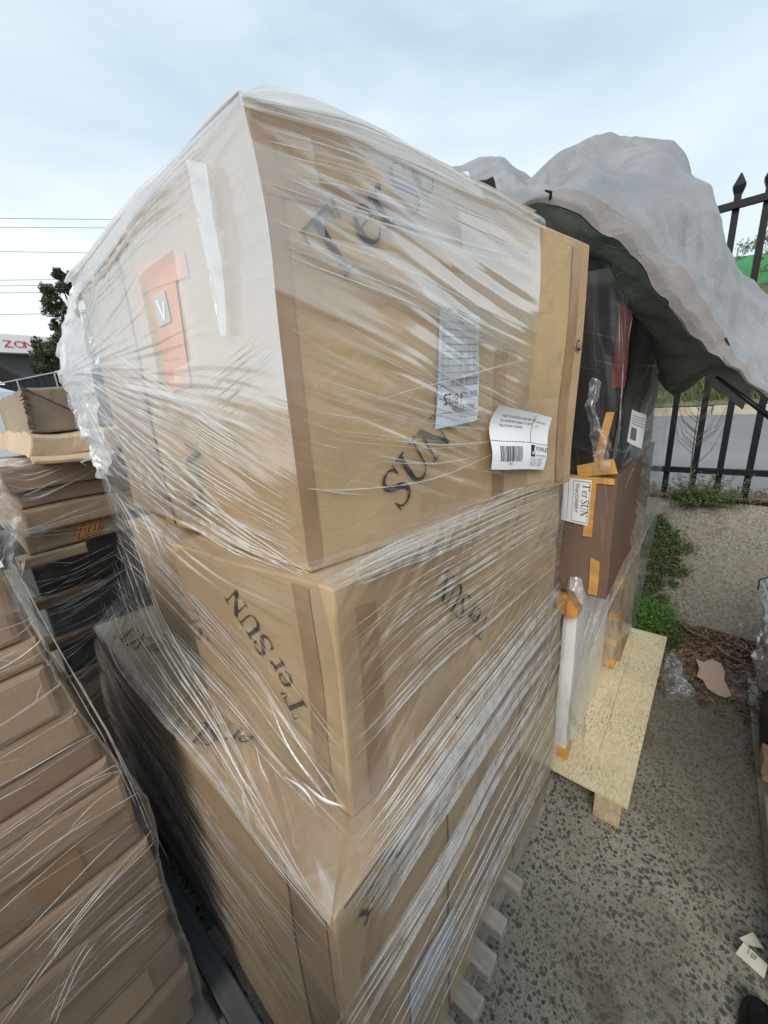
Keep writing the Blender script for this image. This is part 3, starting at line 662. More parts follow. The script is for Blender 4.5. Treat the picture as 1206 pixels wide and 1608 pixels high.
# prints
word(CR, "T'er", (.100, 1.868), (.74, .67), .082, C1, off=.004); ow = word(CR, "SU", (.250, 1.985), (.74, .67), .070, C1, off=.004)
for v_ in ow.data.vertices: v_.co.z = min(v_.co.z, 2.055-C1.location.z*0)
word(CR, "SUN", (.205, 1.500), (.80, .62), .078, C1)
word(BR, "T'er SUN", (.468, 1.165), (-.667, .745), .058, B1); word(BR, "N", (.842, 1.285), (.45, -.9), .07, B1)
word(BL, "T'er SUN", (LB-.085, 1.170), (-.62, .78), .058, B1); word(BL, "SU", (.075, 1.20), (-.3, .95), .06, B1, INKG)
word(CL, "SUN", (LC-.36, 1.49), (.25, .95), .06, C1, INKG)
word(AR, "T'er", (.135, .975), (-.80, -.60), .062, A1, off=.004)
word(AR2, "S", (.50, .20), (.7, .7), .05, A2)
word(Flat(.972), "er SUN", (.36, 1.285), (-.10, 1), .062, A3, INK); word(Flat(.972), "er SUN", (.345, .735), (-.42, .9), .062, A1, INK)
word(CR, "e", (.875, 1.80), (.3, 1), .05, C1)
sans(CL, 'A I I', (LC-.47, 2.02), (1, .06), .03, C1, INK, name='printed_mark')
# tape and seams on the big carton
def strip(face, pts, mat, name, parent, off=.002, n=8): return decal(face, pts, off, n).build(name, mat, parent)
strip(CL, [(LC-.405, 1.75), (LC-.305, 1.755), (LC-.285, 1.945), (LC-.425, 1.945)], ORANGE, 'orange_tape', C1)
strip(CL, [(LC-.445, 1.940), (LC-.235, 1.925), (LC-.235, 1.962), (LC-.445, 1.99)], ORANGE, 'orange_tape', C1, .0030)
strip(CL, [(LC-.395, 1.872), (LC-.335, 1.872), (LC-.335, 1.925), (LC-.395, 1.925)], simple('grey_logo_patch', (.46, .42, .38), .6), 'logo_patch', C1, .0042)
mb = MB(); decal(CL, [(LC-.383, 1.915), (LC-.365, 1.878), (LC-.357, 1.878), (LC-.372, 1.915)], .0052, 2, mb); decal(CL, [(LC-.365, 1.878), (LC-.357, 1.878), (LC-.342, 1.908), (LC-.352, 1.908)], .0054, 2, mb); mb.build('logo_tick', PAPER, C1)
strip(CL, [(.30, 1.44), (.355, 1.44), (.345, 2.055), (.29, 2.055)], BTAPE, 'brown_tape', C1, .0018)
strip(CR, [(.0, 1.45), (.028, 1.45), (.028, 2.04), (.0, 2.04)], BTAPE, 'brown_tape', C1, .0018)
strip(CR, [(.80, 1.45), (.845, 1.45), (.845, 2.04), (.80, 2.04)], BTAPE, 'brown_tape', C1, .0018)
strip(CR, [(.50, 1.46), (.545, 1.46), (.545, 1.80), (.50, 1.80)], BTAPE, 'brown_tape', C1, .0018)
strip(CR, [(.003, 1.965), (.62, 1.985), (.62, 2.005), (.003, 1.995)], BTAPE, 'brown_tape', C1, .0025)
strip(BL, [(LB-.085, .985), (LB-.045, .985), (LB-.05, 1.425), (LB-.09, 1.425)], BTAPE, 'brown_tape', B1)
strip(BR, [(.04, .985), (.085, .985), (.085, 1.42), (.04, 1.42)], BTAPE, 'brown_tape', B1)
strip(AR, [(.055, .70), (.125, .86), (.125, .96), (.055, .82)], BTAPE, 'brown_tape', A1)
strip(AR, [(.045, .16), (.09, .16), (.085, .80), (.04, .80)], BTAPE, 'brown_tape', A1)
strip(AL, [(LA-.15, .20), (LA-.143, .20), (LA-.120, .965), (LA-.127, .965)], SEAM, 'flap_seam', A1)
strip(AL, [(LA-.14, .20), (LA-.03, .20), (LA-.02, .95), (LA-.118, .95)], BTAPE, 'brown_tape', A1)
for f, a, b_, par in ((AR, .30, .306, A1), (AR2, .28, .288, A2)): strip(f, [(a, .17), (b_, .17), (b_, .955), (a, .955)], SEAM, 'flap_seam', par)
strip(AR2, [(.05, .60), (.25, .66), (.25, .69), (.05, .63)], BTAPE, 'brown_tape', A2)
strip(AR, [(.02, .962), (.43, .955), (.43, .966), (.02, .969)], SEAM, 'flap_seam', A1, .0015)

# ---------------------------------------------------------------- paper labels
def label(name, face, q, lab, cat='label', off=.014, curl=None, mat=PAPER, n=10):
    """q: four corners as face coordinates, first = bottom left on screen, anticlockwise"""
    e2 = empty(name, face.P(q[0][0], q[0][1], off), label=lab, cat=cat)
    f2 = type('F', (), {})(); c = [Vector(x) for x in q]
    def P(x, y, o2=0):
        p = (c[0]*(1-x)+c[1]*x)*(1-y)+(c[3]*(1-x)+c[2]*x)*y
        k = curl(x, y) if curl else 0
        return face.P(p.x, p.y, off+k+o2)
    f2.P = P; f2.n = face.n
    mb = MB()
    for j in range(n):
        for i in range(n): mb.quad(P(i/n, j/n), P((i+1)/n, j/n), P((i+1)/n, (j+1)/n), P(i/n, (j+1)/n))
    o = mb.build('paper', mat, e2, smooth=True); weld(o, .0001)
    return e2, f2
def rule(f, pts, w, par, mat=INK, off=.0008):
    mb = MB()
    for (x0, y0), (x1, y1) in pts:
        d = Vector((x1-x0, y1-y0)); n_ = Vector((-d.y, d.x)).normalized()*w/2; m_ = 6
        for k in range(m_):
            a = Vector((x0, y0))+d*k/m_; b = Vector((x0, y0))+d*(k+1)/m_
            mb.quad(*[f.P(p.x, p.y, off) for p in (a-n_, b-n_, b+n_, a+n_)])
    return mb.build('printed_rules', mat, par)
def fprint(f, t, x, y, h, par, d=(1, 0), ax=1.0, ay=1.0, mat=INK):
    g = type('F', (), {})(); g.P = lambda a, b, o_: f.P(x+a/ax, y+b/ay, .0012)
    return sans(g, t, (0, 0), d, h, par, mat)
# packing list: upside down, so text runs right to left with its top downwards
l1, f1 = label('packing_list', CR, [(.303, 1.643), (.433, 1.652), (.441, 1.861), (.316, 1.859)], 'upright white packing list with a ruled table and 18/25', curl=lambda x, y: .002*math.sin(x*7+y*5), mat=PAPERB, off=.006)
rule(f1, [((.04, y), (.96, y)) for y in (.13, .26, .37)]+[((.06, y), (.94, y)) for y in (.43, .49, .55, .61, .67, .73, .79, .85, .91)]+[((x, .40), (x, .93)) for x in (.12, .25, .52, .70, .85)], .006, l1, simple('faint_print', (.22, .23, .25), .6))
fprint(f1, '18/25', .64, .30, .021, l1, (-1, 0), .13, .21); fprint(f1, 'PALLET NO', .90, .19, .010, l1, (-1, 0), .13, .21, INKG); fprint(f1, 'BOX NO', .94, .31, .008, l1, (-1, 0), .13, .21, INKG)
for k in range(3): fprint(f1, 'ITEM DOOR FRAME SIZE', .96, .40+k*.022, .0055, l1, (-1, 0), .13, .21, INKG)
l2, f2 = label('shipping_label', CR, [(.456, 1.542), (.705, 1.500), (.738, 1.637), (.482, 1.680)], 'curled white shipping label with barcode and black tick logo', curl=lambda x, y: .004+.012*(abs(2*y-1)**2)*(1-x)+.008*math.sin(y*6.3)*(1-x*.6), off=.012, n=16)
rule(f2, [((.0, .475), (1, .475))], .007, l2); rule(f2, [((.66, .48), (.69, .96))], .007, l2)
w_ = [.006, .012, .02, .008]; x = .13; r5 = random.Random(3); bars = MB()
while x < .52:
    w = r5.choice(w_)
    for yy in range(8): bars.quad(*[f2.P(a_, .14+b_*.0325, .0012) for a_, b_ in ((x, yy), (x+w, yy), (x+w, yy+1), (x, yy+1))])
    x += w+r5.choice((.006, .010, .014))
bars.build('barcode', INK, l2)
mb = MB(); mb.quad(f2.P(.67, .24, .001), f2.P(.75, .24, .001), f2.P(.75, .44, .001), f2.P(.67, .44, .001)); mb.build('logo_patch', INK, l2)
rule(f2, [((.685, .32), (.705, .27)), ((.705, .27), (.742, .42))], .016, l2, PAPER, .0022)
fprint(f2, 'FOWLES', .765, .345, .0115, l2, (1, 0), .25, .14); fprint(f2, 'AUCTION GROUP', .765, .25, .0045, l2, (1, 0), .25, .14)
for k, (tx, xx) in enumerate((('NSW 02 4131', .67), ('VIC 03 9264', .67), ('QLD 07 3623', .67), ('WA 08 6140', .67))): fprint(f2, tx+'   SA 08 8349', xx, .19-k*.04, .0038, l2, (1, 0), .25, .14, INKG)
for k, tx in enumerate(('PALLET OF ASSORTED DOOR JOINERY, SIZES', 'ETC. BUYERS RESPONSIBILITY TO CHECK', 'PALLETS PRIOR TO BIDDING')): fprint(f2, tx, .13, .86-k*.075, .0052, l2, (1, 0), .25, .14)
fprint(f2, 'Auction Goods', .73, .85, .005, l2, (1, 0), .25, .14); fprint(f2, 'LOT', .73, .76, .005, l2, (1, 0), .25, .14); fprint(f2, '10817', .27, .08, .006, l2, (1, 0), .25, .14, INKG)
l3, f3 = label('blank_delivery_note', AR, [(.148, .409), (.328, .435), (.333, .525), (.148, .562)], 'pale blue sheet under the film low on the bottom carton', mat=PAPERB, off=.004)
l3.name = 'delivery_note'
rule(f3, [((.1, y), (.9, y)) for y in (.2, .3, .4, .5, .6, .7, .8)], .006, l3, INKG)

# ---------------------------------------------------------------- the stretch film round the main load
def P2(f, pts, off): return [f.P(a, z, off) for a, z in pts]
fm = empty('stretch_film', (.7, .9, .15), label='clear stretch film wound round the tall pale carton load', cat='film')
# top carton, right side (runs out before the far end)
rows = [P2(CR, [(-.009, z), (.22, z-.002), (.45, z-.004), (.640, z-.008)], o_) for z, o_ in ((2.060, .010), (1.95, .014), (1.80, .010), (1.65, .009), (1.455, .010))]
ss = lambda a, b, x: max(0, min(1, (x-a)/(b-a)))
def glare_cr(s, t): return max(0, 1-abs(t-(.24+.08*s))/.34) * (1 if t > .05 else .4) * (.62 if .12 < s < .55 and t < .30 else 1)  # sky glare painted as a white band below the top edge
sheet('side_panel', rows, FILM_R, fm, 70, 50, .0028, (2.0, 26), fan=(-3.0, -.70, 2.4), glare_milk=glare_cr)
# top carton, left side
rows = [[V(0.389, 1.380, 2.069), CL.P(.20, 2.062, .016), CL.P(.45, 2.066, .018), CL.P(.70, 2.068, .014), CL.P(LC+.006, 2.060, .010)],
        [V(0.318, 1.420, 1.880), CL.P(.18, 1.92, .03), CL.P(.45, 1.93, .020), CL.P(.70, 1.94, .016), CL.P(LC+.012, 1.94, .012)],
        [V(0.322, 1.430, 1.761), CL.P(.18, 1.76, .04), CL.P(.45, 1.78, .022), CL.P(.70, 1.80, .014), CL.P(LC+.012, 1.80, .010)],
        [V(0.334, 1.420, 1.651), CL.P(.18, 1.61, .04), CL.P(.45, 1.63, .022), CL.P(.70, 1.64, .012), CL.P(LC+.012, 1.64, .010)],
        [V(0.341, 1.420, 1.538), CL.P(.18, 1.48, .03), CL.P(.45, 1.47, .016), CL.P(.70, 1.47, .010), CL.P(LC+.012, 1.455, .010)]]
def glare_cl(s, t):  # sky glare painted white over the upper part, left off the tape
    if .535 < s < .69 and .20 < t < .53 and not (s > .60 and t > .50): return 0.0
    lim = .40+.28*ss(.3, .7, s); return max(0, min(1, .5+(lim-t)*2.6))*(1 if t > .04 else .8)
sheet('side_panel', rows, FILM, fm, 70, 60, .0018, (2.0, 20), fan=(.02, .32, 1.3), glare_milk=glare_cl)
rows = [[V(0.458, 1.400, 2.137), V(0.423, 1.460, 2.120), V(0.405, 1.440, 2.088)], [CL.P(.12, 2.0, .03), V(0.346, 1.500, 1.925), V(0.318, 1.420, 1.863)], [V(0.377, 1.360, 1.825), V(0.332, 1.500, 1.819), V(0.306, 1.420, 1.829)], [V(0.365, 1.360, 1.666), V(0.337, 1.460, 1.692), V(0.332, 1.420, 1.724)], [V(0.360, 1.360, 1.535), V(0.341, 1.440, 1.572), V(0.341, 1.420, 1.583)]]
sheet('loose_end', rows, FILM_LOOSE, fm, 26, 30, .006, (6, 22), crumple=.013, glare_milk=lambda s, t: .75)
rows = [[V(0.362, 0.607, 2.041)+V(-.024, 0, 0), V(0.360, 0.552, 2.016)+V(-.024, 0, 0)], [V(0.362, 0.600, 1.978)+V(-.026, 0, 0), V(0.360, 0.555, 1.956)+V(-.026, 0, 0)], [V(0.362, 0.600, 1.904)+V(-.024, 0, 0), V(0.360, 0.557, 1.885)+V(-.024, 0, 0)], [V(0.362, 0.596, 1.814)+V(-.022, 0, 0), V(0.361, 0.577, 1.811)+V(-.022, 0, 0)]]
sheet('doubled_strip', rows, film_mat('stretch_film_doubled', milk=.26, fine=.8, wide=.4, cross=.2, sc=(1.5, 160), wsc=(2, 60), tint=(.88, .93, 1.0)), fm, 10, 30, .004, (14, 3), ang=1.45, glare_milk=lambda s, t: .2)
# over the top
rows = [[CR.P(-.010, 2.062, .006), CR.P(.3, 2.080, .014), CR.P(.62, 2.072, .014)], [V(.36, .60, 2.074), V(.62, .58, 2.082), V(.95, .56, 2.078)], [V(.365, .95, 2.08), V(.65, .95, 2.08), V(.98, .95, 2.075)], [V(.38, 1.40, 2.072), V(.65, 1.38, 2.075), V(1.0, 1.36, 2.07)]]
sheet('top_panel', rows, FILM_DENSE, fm, 40, 36, .005, (2, 18), glare_milk=lambda s, t: .8)
rows = [[CL.P(.0, 2.060, .012), CL.P(.45, 2.068, .018), CL.P(LC+.010, 2.060, .010)], [V(.375, 1.41, 2.074), V(.365, .9, 2.084), V(.350, .480, 2.064)], [V(.42, 1.41, 2.078), V(.42, .9, 2.088), V(.40, .50, 2.070)]]
sheet('top_edge_fold', rows, FILM_DENSE, fm, 50, 14, .004, (2, 30), glare_milk=lambda s, t: .7)
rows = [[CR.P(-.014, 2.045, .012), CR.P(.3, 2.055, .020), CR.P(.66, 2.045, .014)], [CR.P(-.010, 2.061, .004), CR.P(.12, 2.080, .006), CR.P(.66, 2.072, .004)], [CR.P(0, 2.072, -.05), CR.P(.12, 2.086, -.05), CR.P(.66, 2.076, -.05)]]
sheet('top_edge_fold', rows, FILM_DENSE, fm, 50, 14, .004, (2, 30), glare_milk=lambda s, t: .55)
# skirt down the left: from the top carton past the set-back middle cartons to the bottom tier
rows = [[V(0.341, 1.420, 1.538), V(.355, 1.12, 1.47), V(.322, .80, 1.460), V(.330, .420, 1.450)],
        [V(0.349, 1.450, 1.426), V(.320, 1.14, 1.35), V(.292, .84, 1.36), V(.325, .396, 1.36)],
        [V(0.353, 1.500, 1.237), V(.305, 1.16, 1.22), V(.285, .82, 1.22), V(.326, .397, 1.20)],
        [V(0.334, 1.580, 1.089), V(.280, 1.20, 1.09), V(.280, .80, 1.09), V(.312, .390, 1.05)],
        [V(0.248, 1.665, 0.965), V(.222, 1.20, .992), V(.214, .80, .990), V(.208, .328, .986)]]
sheet('skirt', rows, FILM_S, fm, 60, 50, .0035, (2.2, 22), fan=(-.1, -.15, 1.3), glare_milk=lambda s, t: .14+.6*ss(.86, 1, t)*ss(.55, 1, s))
rows = [[V(0.249, 1.665, 0.970), V(.214, 1.2, .99), V(.206, .8, .988), V(.206, .322, .985)], [V(0.235, 1.660, 0.832), V(.212, 1.2, .80), V(.206, .8, .80), V(.206, .322, .80)], [V(.215, 1.66, .45), V(.212, 1.2, .5), V(.207, .8, .5), V(.206, .320, .5)], [V(.225, 1.66, .17), V(.215, 1.2, .17), V(.21, .8, .17), V(.208, .320, .17)]]
sheet('side_panel', rows, FILM_DULL, fm, 60, 50, .0035, (1.2, 26), ang=.18, glare_milk=lambda s, t: .28 if t > .35 else .1)
# right side: rolled band, middle tier, ledge, bottom tier
rows = [[CR.P(-.012, 1.462, .012), CR.P(.25, 1.462, .012), CR.P(.6, 1.465, .012), CR.P(.89, 1.46, .012)],
        [V(.328, .395, 1.440), V(.60, .375, 1.442), V(.90, .348, 1.440), V(1.245, .318, 1.436)],
        [BR.P(-.012, 1.30, .010), BR.P(.3, 1.30, .012), BR.P(.6, 1.30, .012), BR.P(.9, 1.30, .010)],
        [BR.P(-.012, 1.12, .010), BR.P(.3, 1.12, .012), BR.P(.6, 1.12, .012), BR.P(.9, 1.12, .010)],
        [V(.300, .375, 1.005), V(.60, .355, 1.01), V(.95, .325, 1.01), V(1.30, .308, 1.01)],
        [V(.208, .322, .984), V(.6, .318, .982), V(.98, .312, .98), V(1.325, .305, .975)],
        [V(.209, .322, .75), V(.6, .318, .75), V(.98, .318, .75), V(1.325, .306, .75)],
        [V(.211, .323, .45), V(.6, .320, .45), V(.98, .320, .45), V(1.33, .306, .45)],
        [V(.214, .324, .17), V(.6, .322, .17), V(.98, .322, .17), V(1.33, .308, .17)]]
sheet('side_panel', rows, FILM_R, fm, 50, 26, .003, (2.0, 26), ang=-.62, glare_milk=lambda s, t: +.10+.34*max(0, 1-abs(t-.62)/.06)+.15*max(0, 1-abs(t-.12)/.08))
# creases: thin raised folds along the pull
mb = MB(); rg = random.Random(11)
NR = V(0, -1, 0); NL = V(-1, 0, 0)
creases(mb, [V(0.375, 0.472, 1.899), V(0.493, 0.449, 1.849), V(0.676, 0.412, 1.772), V(0.932, 0.361, 1.670)], [V(0.365, 0.474, 1.547), V(0.462, 0.455, 1.530), V(0.649, 0.418, 1.516), V(0.912, 0.365, 1.559)], 26, nrm=NR, w=(.0005, .0014), rg=rg, jit=.006, lift=.010)
creases(mb, [V(0.369, 0.474, 2.058), V(0.562, 0.435, 2.076), V(0.958, 0.356, 2.070)], [V(0.366, 0.474, 1.969), V(0.552, 0.437, 1.954), V(0.930, 0.361, 1.939)], 17, nrm=NR, w=(.0006, .0022), rg=rg, jit=.006, lift=.012)
creases(mb, [V(0.626, 0.422, 1.777), V(0.769, 0.394, 1.816), V(0.923, 0.363, 1.843)], [V(0.478, 0.452, 1.695), V(0.692, 0.409, 1.732), V(0.940, 0.359, 1.770)], 4, nrm=NR, w=(.0004, .0009), rg=rg, jit=.006, lift=.010)
creases(mb, [V(0.385, 1.362, 1.974), V(0.374, 1.013, 1.828), V(0.365, 0.715, 1.712), V(0.359, 0.503, 1.627)], [V(0.391, 1.570, 1.525), V(0.376, 1.066, 1.469), V(0.364, 0.687, 1.441), V(0.358, 0.471, 1.432)], 64, nrm=NL, w=(.0005, .0016), rg=rg, jit=.006, lift=.016)
creases(mb, [V(0.386, 1.392, 2.012), V(0.366, 0.752, 2.050), V(0.359, 0.492, 2.042)], [V(0.388, 1.456, 1.957), V(0.370, 0.874, 1.979), V(0.361, 0.570, 1.976)], 17, nrm=NL, w=(.0006, .0018), rg=rg, jit=.004, lift=.020)
creases(mb, [V(0.367, 0.785, 1.738), V(0.362, 0.597, 1.786), V(0.358, 0.481, 1.821)], [V(0.365, 0.708, 1.665), V(0.361, 0.563, 1.706), V(0.358, 0.478, 1.738)], 15, nrm=NL, w=(.0004, .0009), rg=rg, jit=.006, lift=.014)
creases(mb, [V(0.325, 0.410, 1.458), V(0.539, 0.390, 1.471), V(1.162, 0.333, 1.456)], [V(0.339, 0.408, 1.433), V(0.554, 0.389, 1.416), V(1.192, 0.331, 1.376)], 32, nrm=NR, w=(.0007, .0022), rg=rg, jit=.004, lift=.012)
creases(mb, [V(0.364, 0.406, 1.389), V(0.613, 0.383, 1.417), V(1.187, 0.331, 1.406)], [V(0.354, 0.407, 1.119), V(0.626, 0.382, 1.158), V(1.237, 0.326, 1.172)], 53, nrm=NR, w=(.0004, .0012), rg=rg, jit=.005, lift=.012)
creases(mb, [V(0.169, 0.337, 0.815), V(0.389, 0.334, 0.795), V(0.746, 0.328, 0.821), V(1.302, 0.320, 0.853)], [V(0.235, 0.336, 0.681), V(0.472, 0.332, 0.680), V(0.876, 0.326, 0.683), V(1.356, 0.319, 0.654)], 32, nrm=NR, w=(.0005, .0018), rg=rg, jit=.004, lift=.014)
creases(mb, [V(0.342, 0.334, 0.464), V(0.626, 0.330, 0.466), V(0.968, 0.325, 0.442), V(1.380, 0.319, 0.457)], [V(0.426, 0.333, 0.295), V(0.740, 0.328, 0.307), V(1.065, 0.324, 0.312), V(1.430, 0.318, 0.286)], 20, nrm=NR, w=(.0005, .0018), rg=rg, jit=.004, lift=.014)
creases(mb, [V(0.268, 0.335, 0.963), V(0.535, 0.331, 0.991), V(1.264, 0.321, 0.974)], [V(0.302, 0.335, 0.853), V(0.585, 0.331, 0.873), V(1.291, 0.320, 0.832)], 41, nrm=NR, w=(.0006, .0024), rg=rg, jit=.005, lift=.014)
creases(mb, [V(0.307, 0.370, 0.981), V(0.552, 0.340, 1.053), V(1.218, 0.315, 1.103)], [V(0.246, 0.336, 0.952), V(0.534, 0.331, 0.975), V(1.267, 0.321, 0.960)], 41, nrm=NR, w=(.0006, .0024), rg=rg, jit=.004, lift=.012)
creases(mb, [V(0.349, 0.400, 0.997), V(0.587, 0.360, 1.097), V(1.258, 0.330, 1.163)], [V(0.314, 0.380, 0.948), V(0.552, 0.340, 1.053), V(1.245, 0.320, 1.055)], 20, nrm=NR, w=(.0005, .0014), rg=rg, jit=.006, lift=.010)
SK = [V(.352, 1.30, 1.44), V(.300, 1.0, 1.22), V(.262, .65, 1.08), V(.215, .34, 1.0)]
creases(mb, SK, [V(.27, 1.60, 1.01), V(.225, 1.25, .998), V(.215, .8, .998), V(.205, .33, .992)], 32, nrm=NL, w=(.0006, .0018), rg=rg, jit=.006, lift=.006)
creases(mb, [V(.345, 1.3, 1.46), V(.325, .9, 1.36), V(.322, .60, 1.22), V(.322, .40, 1.05)], [V(.30, 1.5, 1.10), V(.29, 1.0, 1.10), V(.29, .7, 1.05), V(.30, .38, 1.01)], 30, nrm=NL, w=(.0004, .0014), rg=rg, jit=.008, lift=.006)
creases(mb, [V(.34, 1.3, 1.5), V(.345, .9, 1.42), V(.33, .41, 1.18)], [V(.33, 1.35, 1.3), V(.31, .9, 1.22), V(.318, .41, 1.08)], 20, nrm=NL, w=(.0004, .0014), rg=rg, jit=.01, lift=.008)
creases(mb, [V(0.250, 1.636, 0.943), V(0.231, 0.779, 0.847), V(0.222, 0.335, 0.931)], [V(0.255, 1.907, 0.446), V(0.237, 1.029, 0.320), V(0.227, 0.575, 0.315)], 64, nrm=NL, w=(.0004, .0012), rg=rg, jit=.008, lift=.012)
creases(mb, [V(0.386, 1.406, 1.881), V(0.371, 0.891, 1.651), V(0.358, 0.470, 1.453)], [V(0.391, 1.557, 1.580), V(0.371, 0.916, 1.458), V(0.358, 0.470, 1.436)], 7, nrm=NL, w=(.0018, .0032), rg=rg, jit=.006, lift=.016, part=False)
creases(mb, [V(0.189, 0.336, 0.775), V(0.429, 0.333, 0.758), V(1.291, 0.320, 0.832)], [V(0.403, 0.333, 0.341), V(0.719, 0.329, 0.336), V(1.422, 0.318, 0.326)], 7, nrm=NR, w=(.0016, .0030), rg=rg, jit=.004, lift=.016, part=False)
creases(mb, [V(0.374, 0.473, 2.011), V(0.557, 0.436, 2.015), V(0.951, 0.357, 1.992)], [V(0.372, 0.473, 1.876), V(0.570, 0.433, 1.836), V(0.941, 0.359, 1.742)], 7, nrm=NR, w=(.0012, .0026), rg=rg, jit=.004, lift=.014, part=False)
mb.build('fold_creases', STRAND, fm, smooth=True)
# white slivers imitating sky reflections in the film near the lower corner
SLV = simple('sky_glint_white', (.86, .87, .88), .25, .6, var=.04)
mb = MB()
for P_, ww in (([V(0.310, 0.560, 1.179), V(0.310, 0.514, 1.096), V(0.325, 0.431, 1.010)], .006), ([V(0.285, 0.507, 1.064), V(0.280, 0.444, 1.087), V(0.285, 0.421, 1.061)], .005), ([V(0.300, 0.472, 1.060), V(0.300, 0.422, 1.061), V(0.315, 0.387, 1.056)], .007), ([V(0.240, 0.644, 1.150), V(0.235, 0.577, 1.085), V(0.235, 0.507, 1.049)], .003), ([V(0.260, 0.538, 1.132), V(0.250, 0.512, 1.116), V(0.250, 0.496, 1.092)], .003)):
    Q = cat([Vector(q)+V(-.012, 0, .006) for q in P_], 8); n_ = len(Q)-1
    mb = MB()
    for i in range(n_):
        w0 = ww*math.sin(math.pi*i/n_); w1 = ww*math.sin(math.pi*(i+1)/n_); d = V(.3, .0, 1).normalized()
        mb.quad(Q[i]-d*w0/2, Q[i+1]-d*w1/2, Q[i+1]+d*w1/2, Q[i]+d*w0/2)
    mb.build('sky_glint', SLV, fm, smooth=True, solid=.0006)

# loose rags of film hanging off the far left corner
rows = [[V(0.363, 1.440, 1.742), V(0.367, 1.500, 1.782), V(0.319, 1.470, 1.790)], [V(0.358, 1.440, 1.648), V(0.359, 1.520, 1.697), V(0.322, 1.470, 1.726)], [V(0.357, 1.440, 1.509), V(0.348, 1.500, 1.537), V(0.347, 1.460, 1.606)]]
sheet('loose_end', rows, FILM_LOOSE, fm, 16, 16, .006, (8, 22), crumple=.016, glare_milk=lambda s, t: .6)
mb = MB()
for k in range(12):
    y = 450+k*12; p = V(.335+.002*k+rg.gauss(0, .006), 1.42+rg.gauss(0, .01), 1.80-k*.025); d = V(rg.gauss(0, .015), rg.gauss(0, .01), -rg.uniform(.02, .05))
    mb.tube([p, p+d*.5+V(rg.gauss(0, .015), 0, 0), p+d], [.001, .0022, .0006], 4, cap=False)
mb.build('torn_wisps', STRAND, fm, smooth=True)

# ================================================================ PLYWOOD PALLET AND THE LOAD BEHIND
e_ = empty('plywood_pallet', (2.1, .6, 0), label='pale strand board topped pallet standing on the concrete', cat='pallet')
mb = MB(); mb.hexa([V(1.398, .055, .132), V(2.752, .035, .132), V(2.752, .42, .132), V(1.398, .42, .132)], [V(1.398, .055, .150), V(2.752, .035, .150), V(2.752, .42, .150), V(1.398, .42, .150)]); mb.build('deck_panel', PLY, e_, bevel=.002)
mb = MB(); mb.box(1.398, 2.752, .423, 1.15, .132, .149); mb.build('deck_panel', PLY, e_, bevel=.002)
mb = MB(); mb.box(1.60, 2.60, .1935, .1945, .1504, .1508); mb.build('panel_seam', SEAM, e_)
for y in (.075, .56, 1.02):
    mb = MB(); mb.box(1.405, 2.74, y, y+.095, .004, .131); mb.build('bearer', WOODP, e_, bevel=.003)

g = 'goods wrapped on the plywood pallet'
def thing1(name, mat, args, label, cat, group=None, amp=.5, n=(8, 4, 8), bev=.003):
    x0, x1, y0, y1, z0, z1 = args
    return carton(name, [(x0, y0, z0), (x1, y0, z0), (x1, y1, z0), (x0, y1, z0)], [(x0, y0, z1), (x1, y0, z1), (x1, y1, z1), (x0, y1, z1)], mat, label, cat, group, amp, n, bev)
wp = thing1('door_panel', WHITEPANEL, (1.47, 2.20, .302, .352, .156, .93), 'white foam wrapped door panel standing on edge on the strand board', 'door panel')
for z in (.156, .885):
    mb = MB(); mb.box(1.462, 1.53, .294, .360, z-.004 if z > .2 else .1515, z+.05); mb.build('corner_guard', AMBER, wp, bevel=.004)
wp2 = thing1('door_panel', WHITEPANEL, (1.49, 2.6, .38, .44, .156, .92), 'second white wrapped door panel, behind the first one', 'door panel')
thing1('door_panel', CB_DULL, (1.49, 2.6, .46, .9, .156, .93), 'thick brown door bundle hidden in shade behind the white panels', 'door panel')
fo = thing1('foam_block', AMBER, (1.44, 1.52, .295, .375, .865, .93), 'small taped corner block jutting out above the white panel', 'packing block')
mb = MB(); mb.box(1.434, 1.4395, .315, .335, .86, .935); mb.build('tape_band', ORANGE, fo)
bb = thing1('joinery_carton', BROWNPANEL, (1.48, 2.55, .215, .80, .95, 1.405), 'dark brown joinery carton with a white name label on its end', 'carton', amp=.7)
for pts, mt in (([(.345, .96), (.375, .96), (.375, 1.10), (.345, 1.11)], AMBER), ([(.235, 1.385), (.40, 1.385), (.40, 1.405), (.235, 1.408)], AMBER), ([(.315, 1.19), (.345, 1.19), (.345, 1.40), (.315, 1.40)], AMBER)):
    strip(END, [(a-.02, z) for a, z in pts], mt, 'amber_tape', bb, .002)
l4, f4 = label('name_label', END, [(.215, 1.238), (.308, 1.232), (.310, 1.395), (.215, 1.398)], 'white name label lettered with a window joinery title in a box', off=.004)
rule(f4, [((.38, .05), (.96, .05)), ((.96, .05), (.96, .95)), ((.96, .95), (.38, .95)), ((.38, .95), (.38, .05)), ((.2, .05), (.2, .95))], .012, l4)
g4 = type('F', (), {})(); g4.P = lambda a, b, o_: f4.P(a/.093, b/.163, .0012); g4.n = END.n
word(g4, "T'er SUN", (.066, .148), (0, -1), .025, l4, off=0); fprint(f4, 'Vinyl JOINERY', .47, .90, .0125, l4, (0, -1), .093, .163)
bk = thing1('black_wrapped_bundle', BLACKFILM, (1.50, 2.5, .228, .74, 1.41, 2.10), 'black plastic wrapped bundle under the tarpaulin', 'bundle', amp=2.0, n=(16, 10, 16), bev=.012)
mb = MB(); mb.box(1.493, 1.4985, .225, .262, 1.70, 1.97); mb.build('red_edge', REDDARK, bk)
strip(Face((1.493, .60), (1.493, .2)), [(.305, 1.42), (.335, 1.42), (.355, 1.62), (.33, 1.62)], AMBER, 'amber_tape', bk, .004)
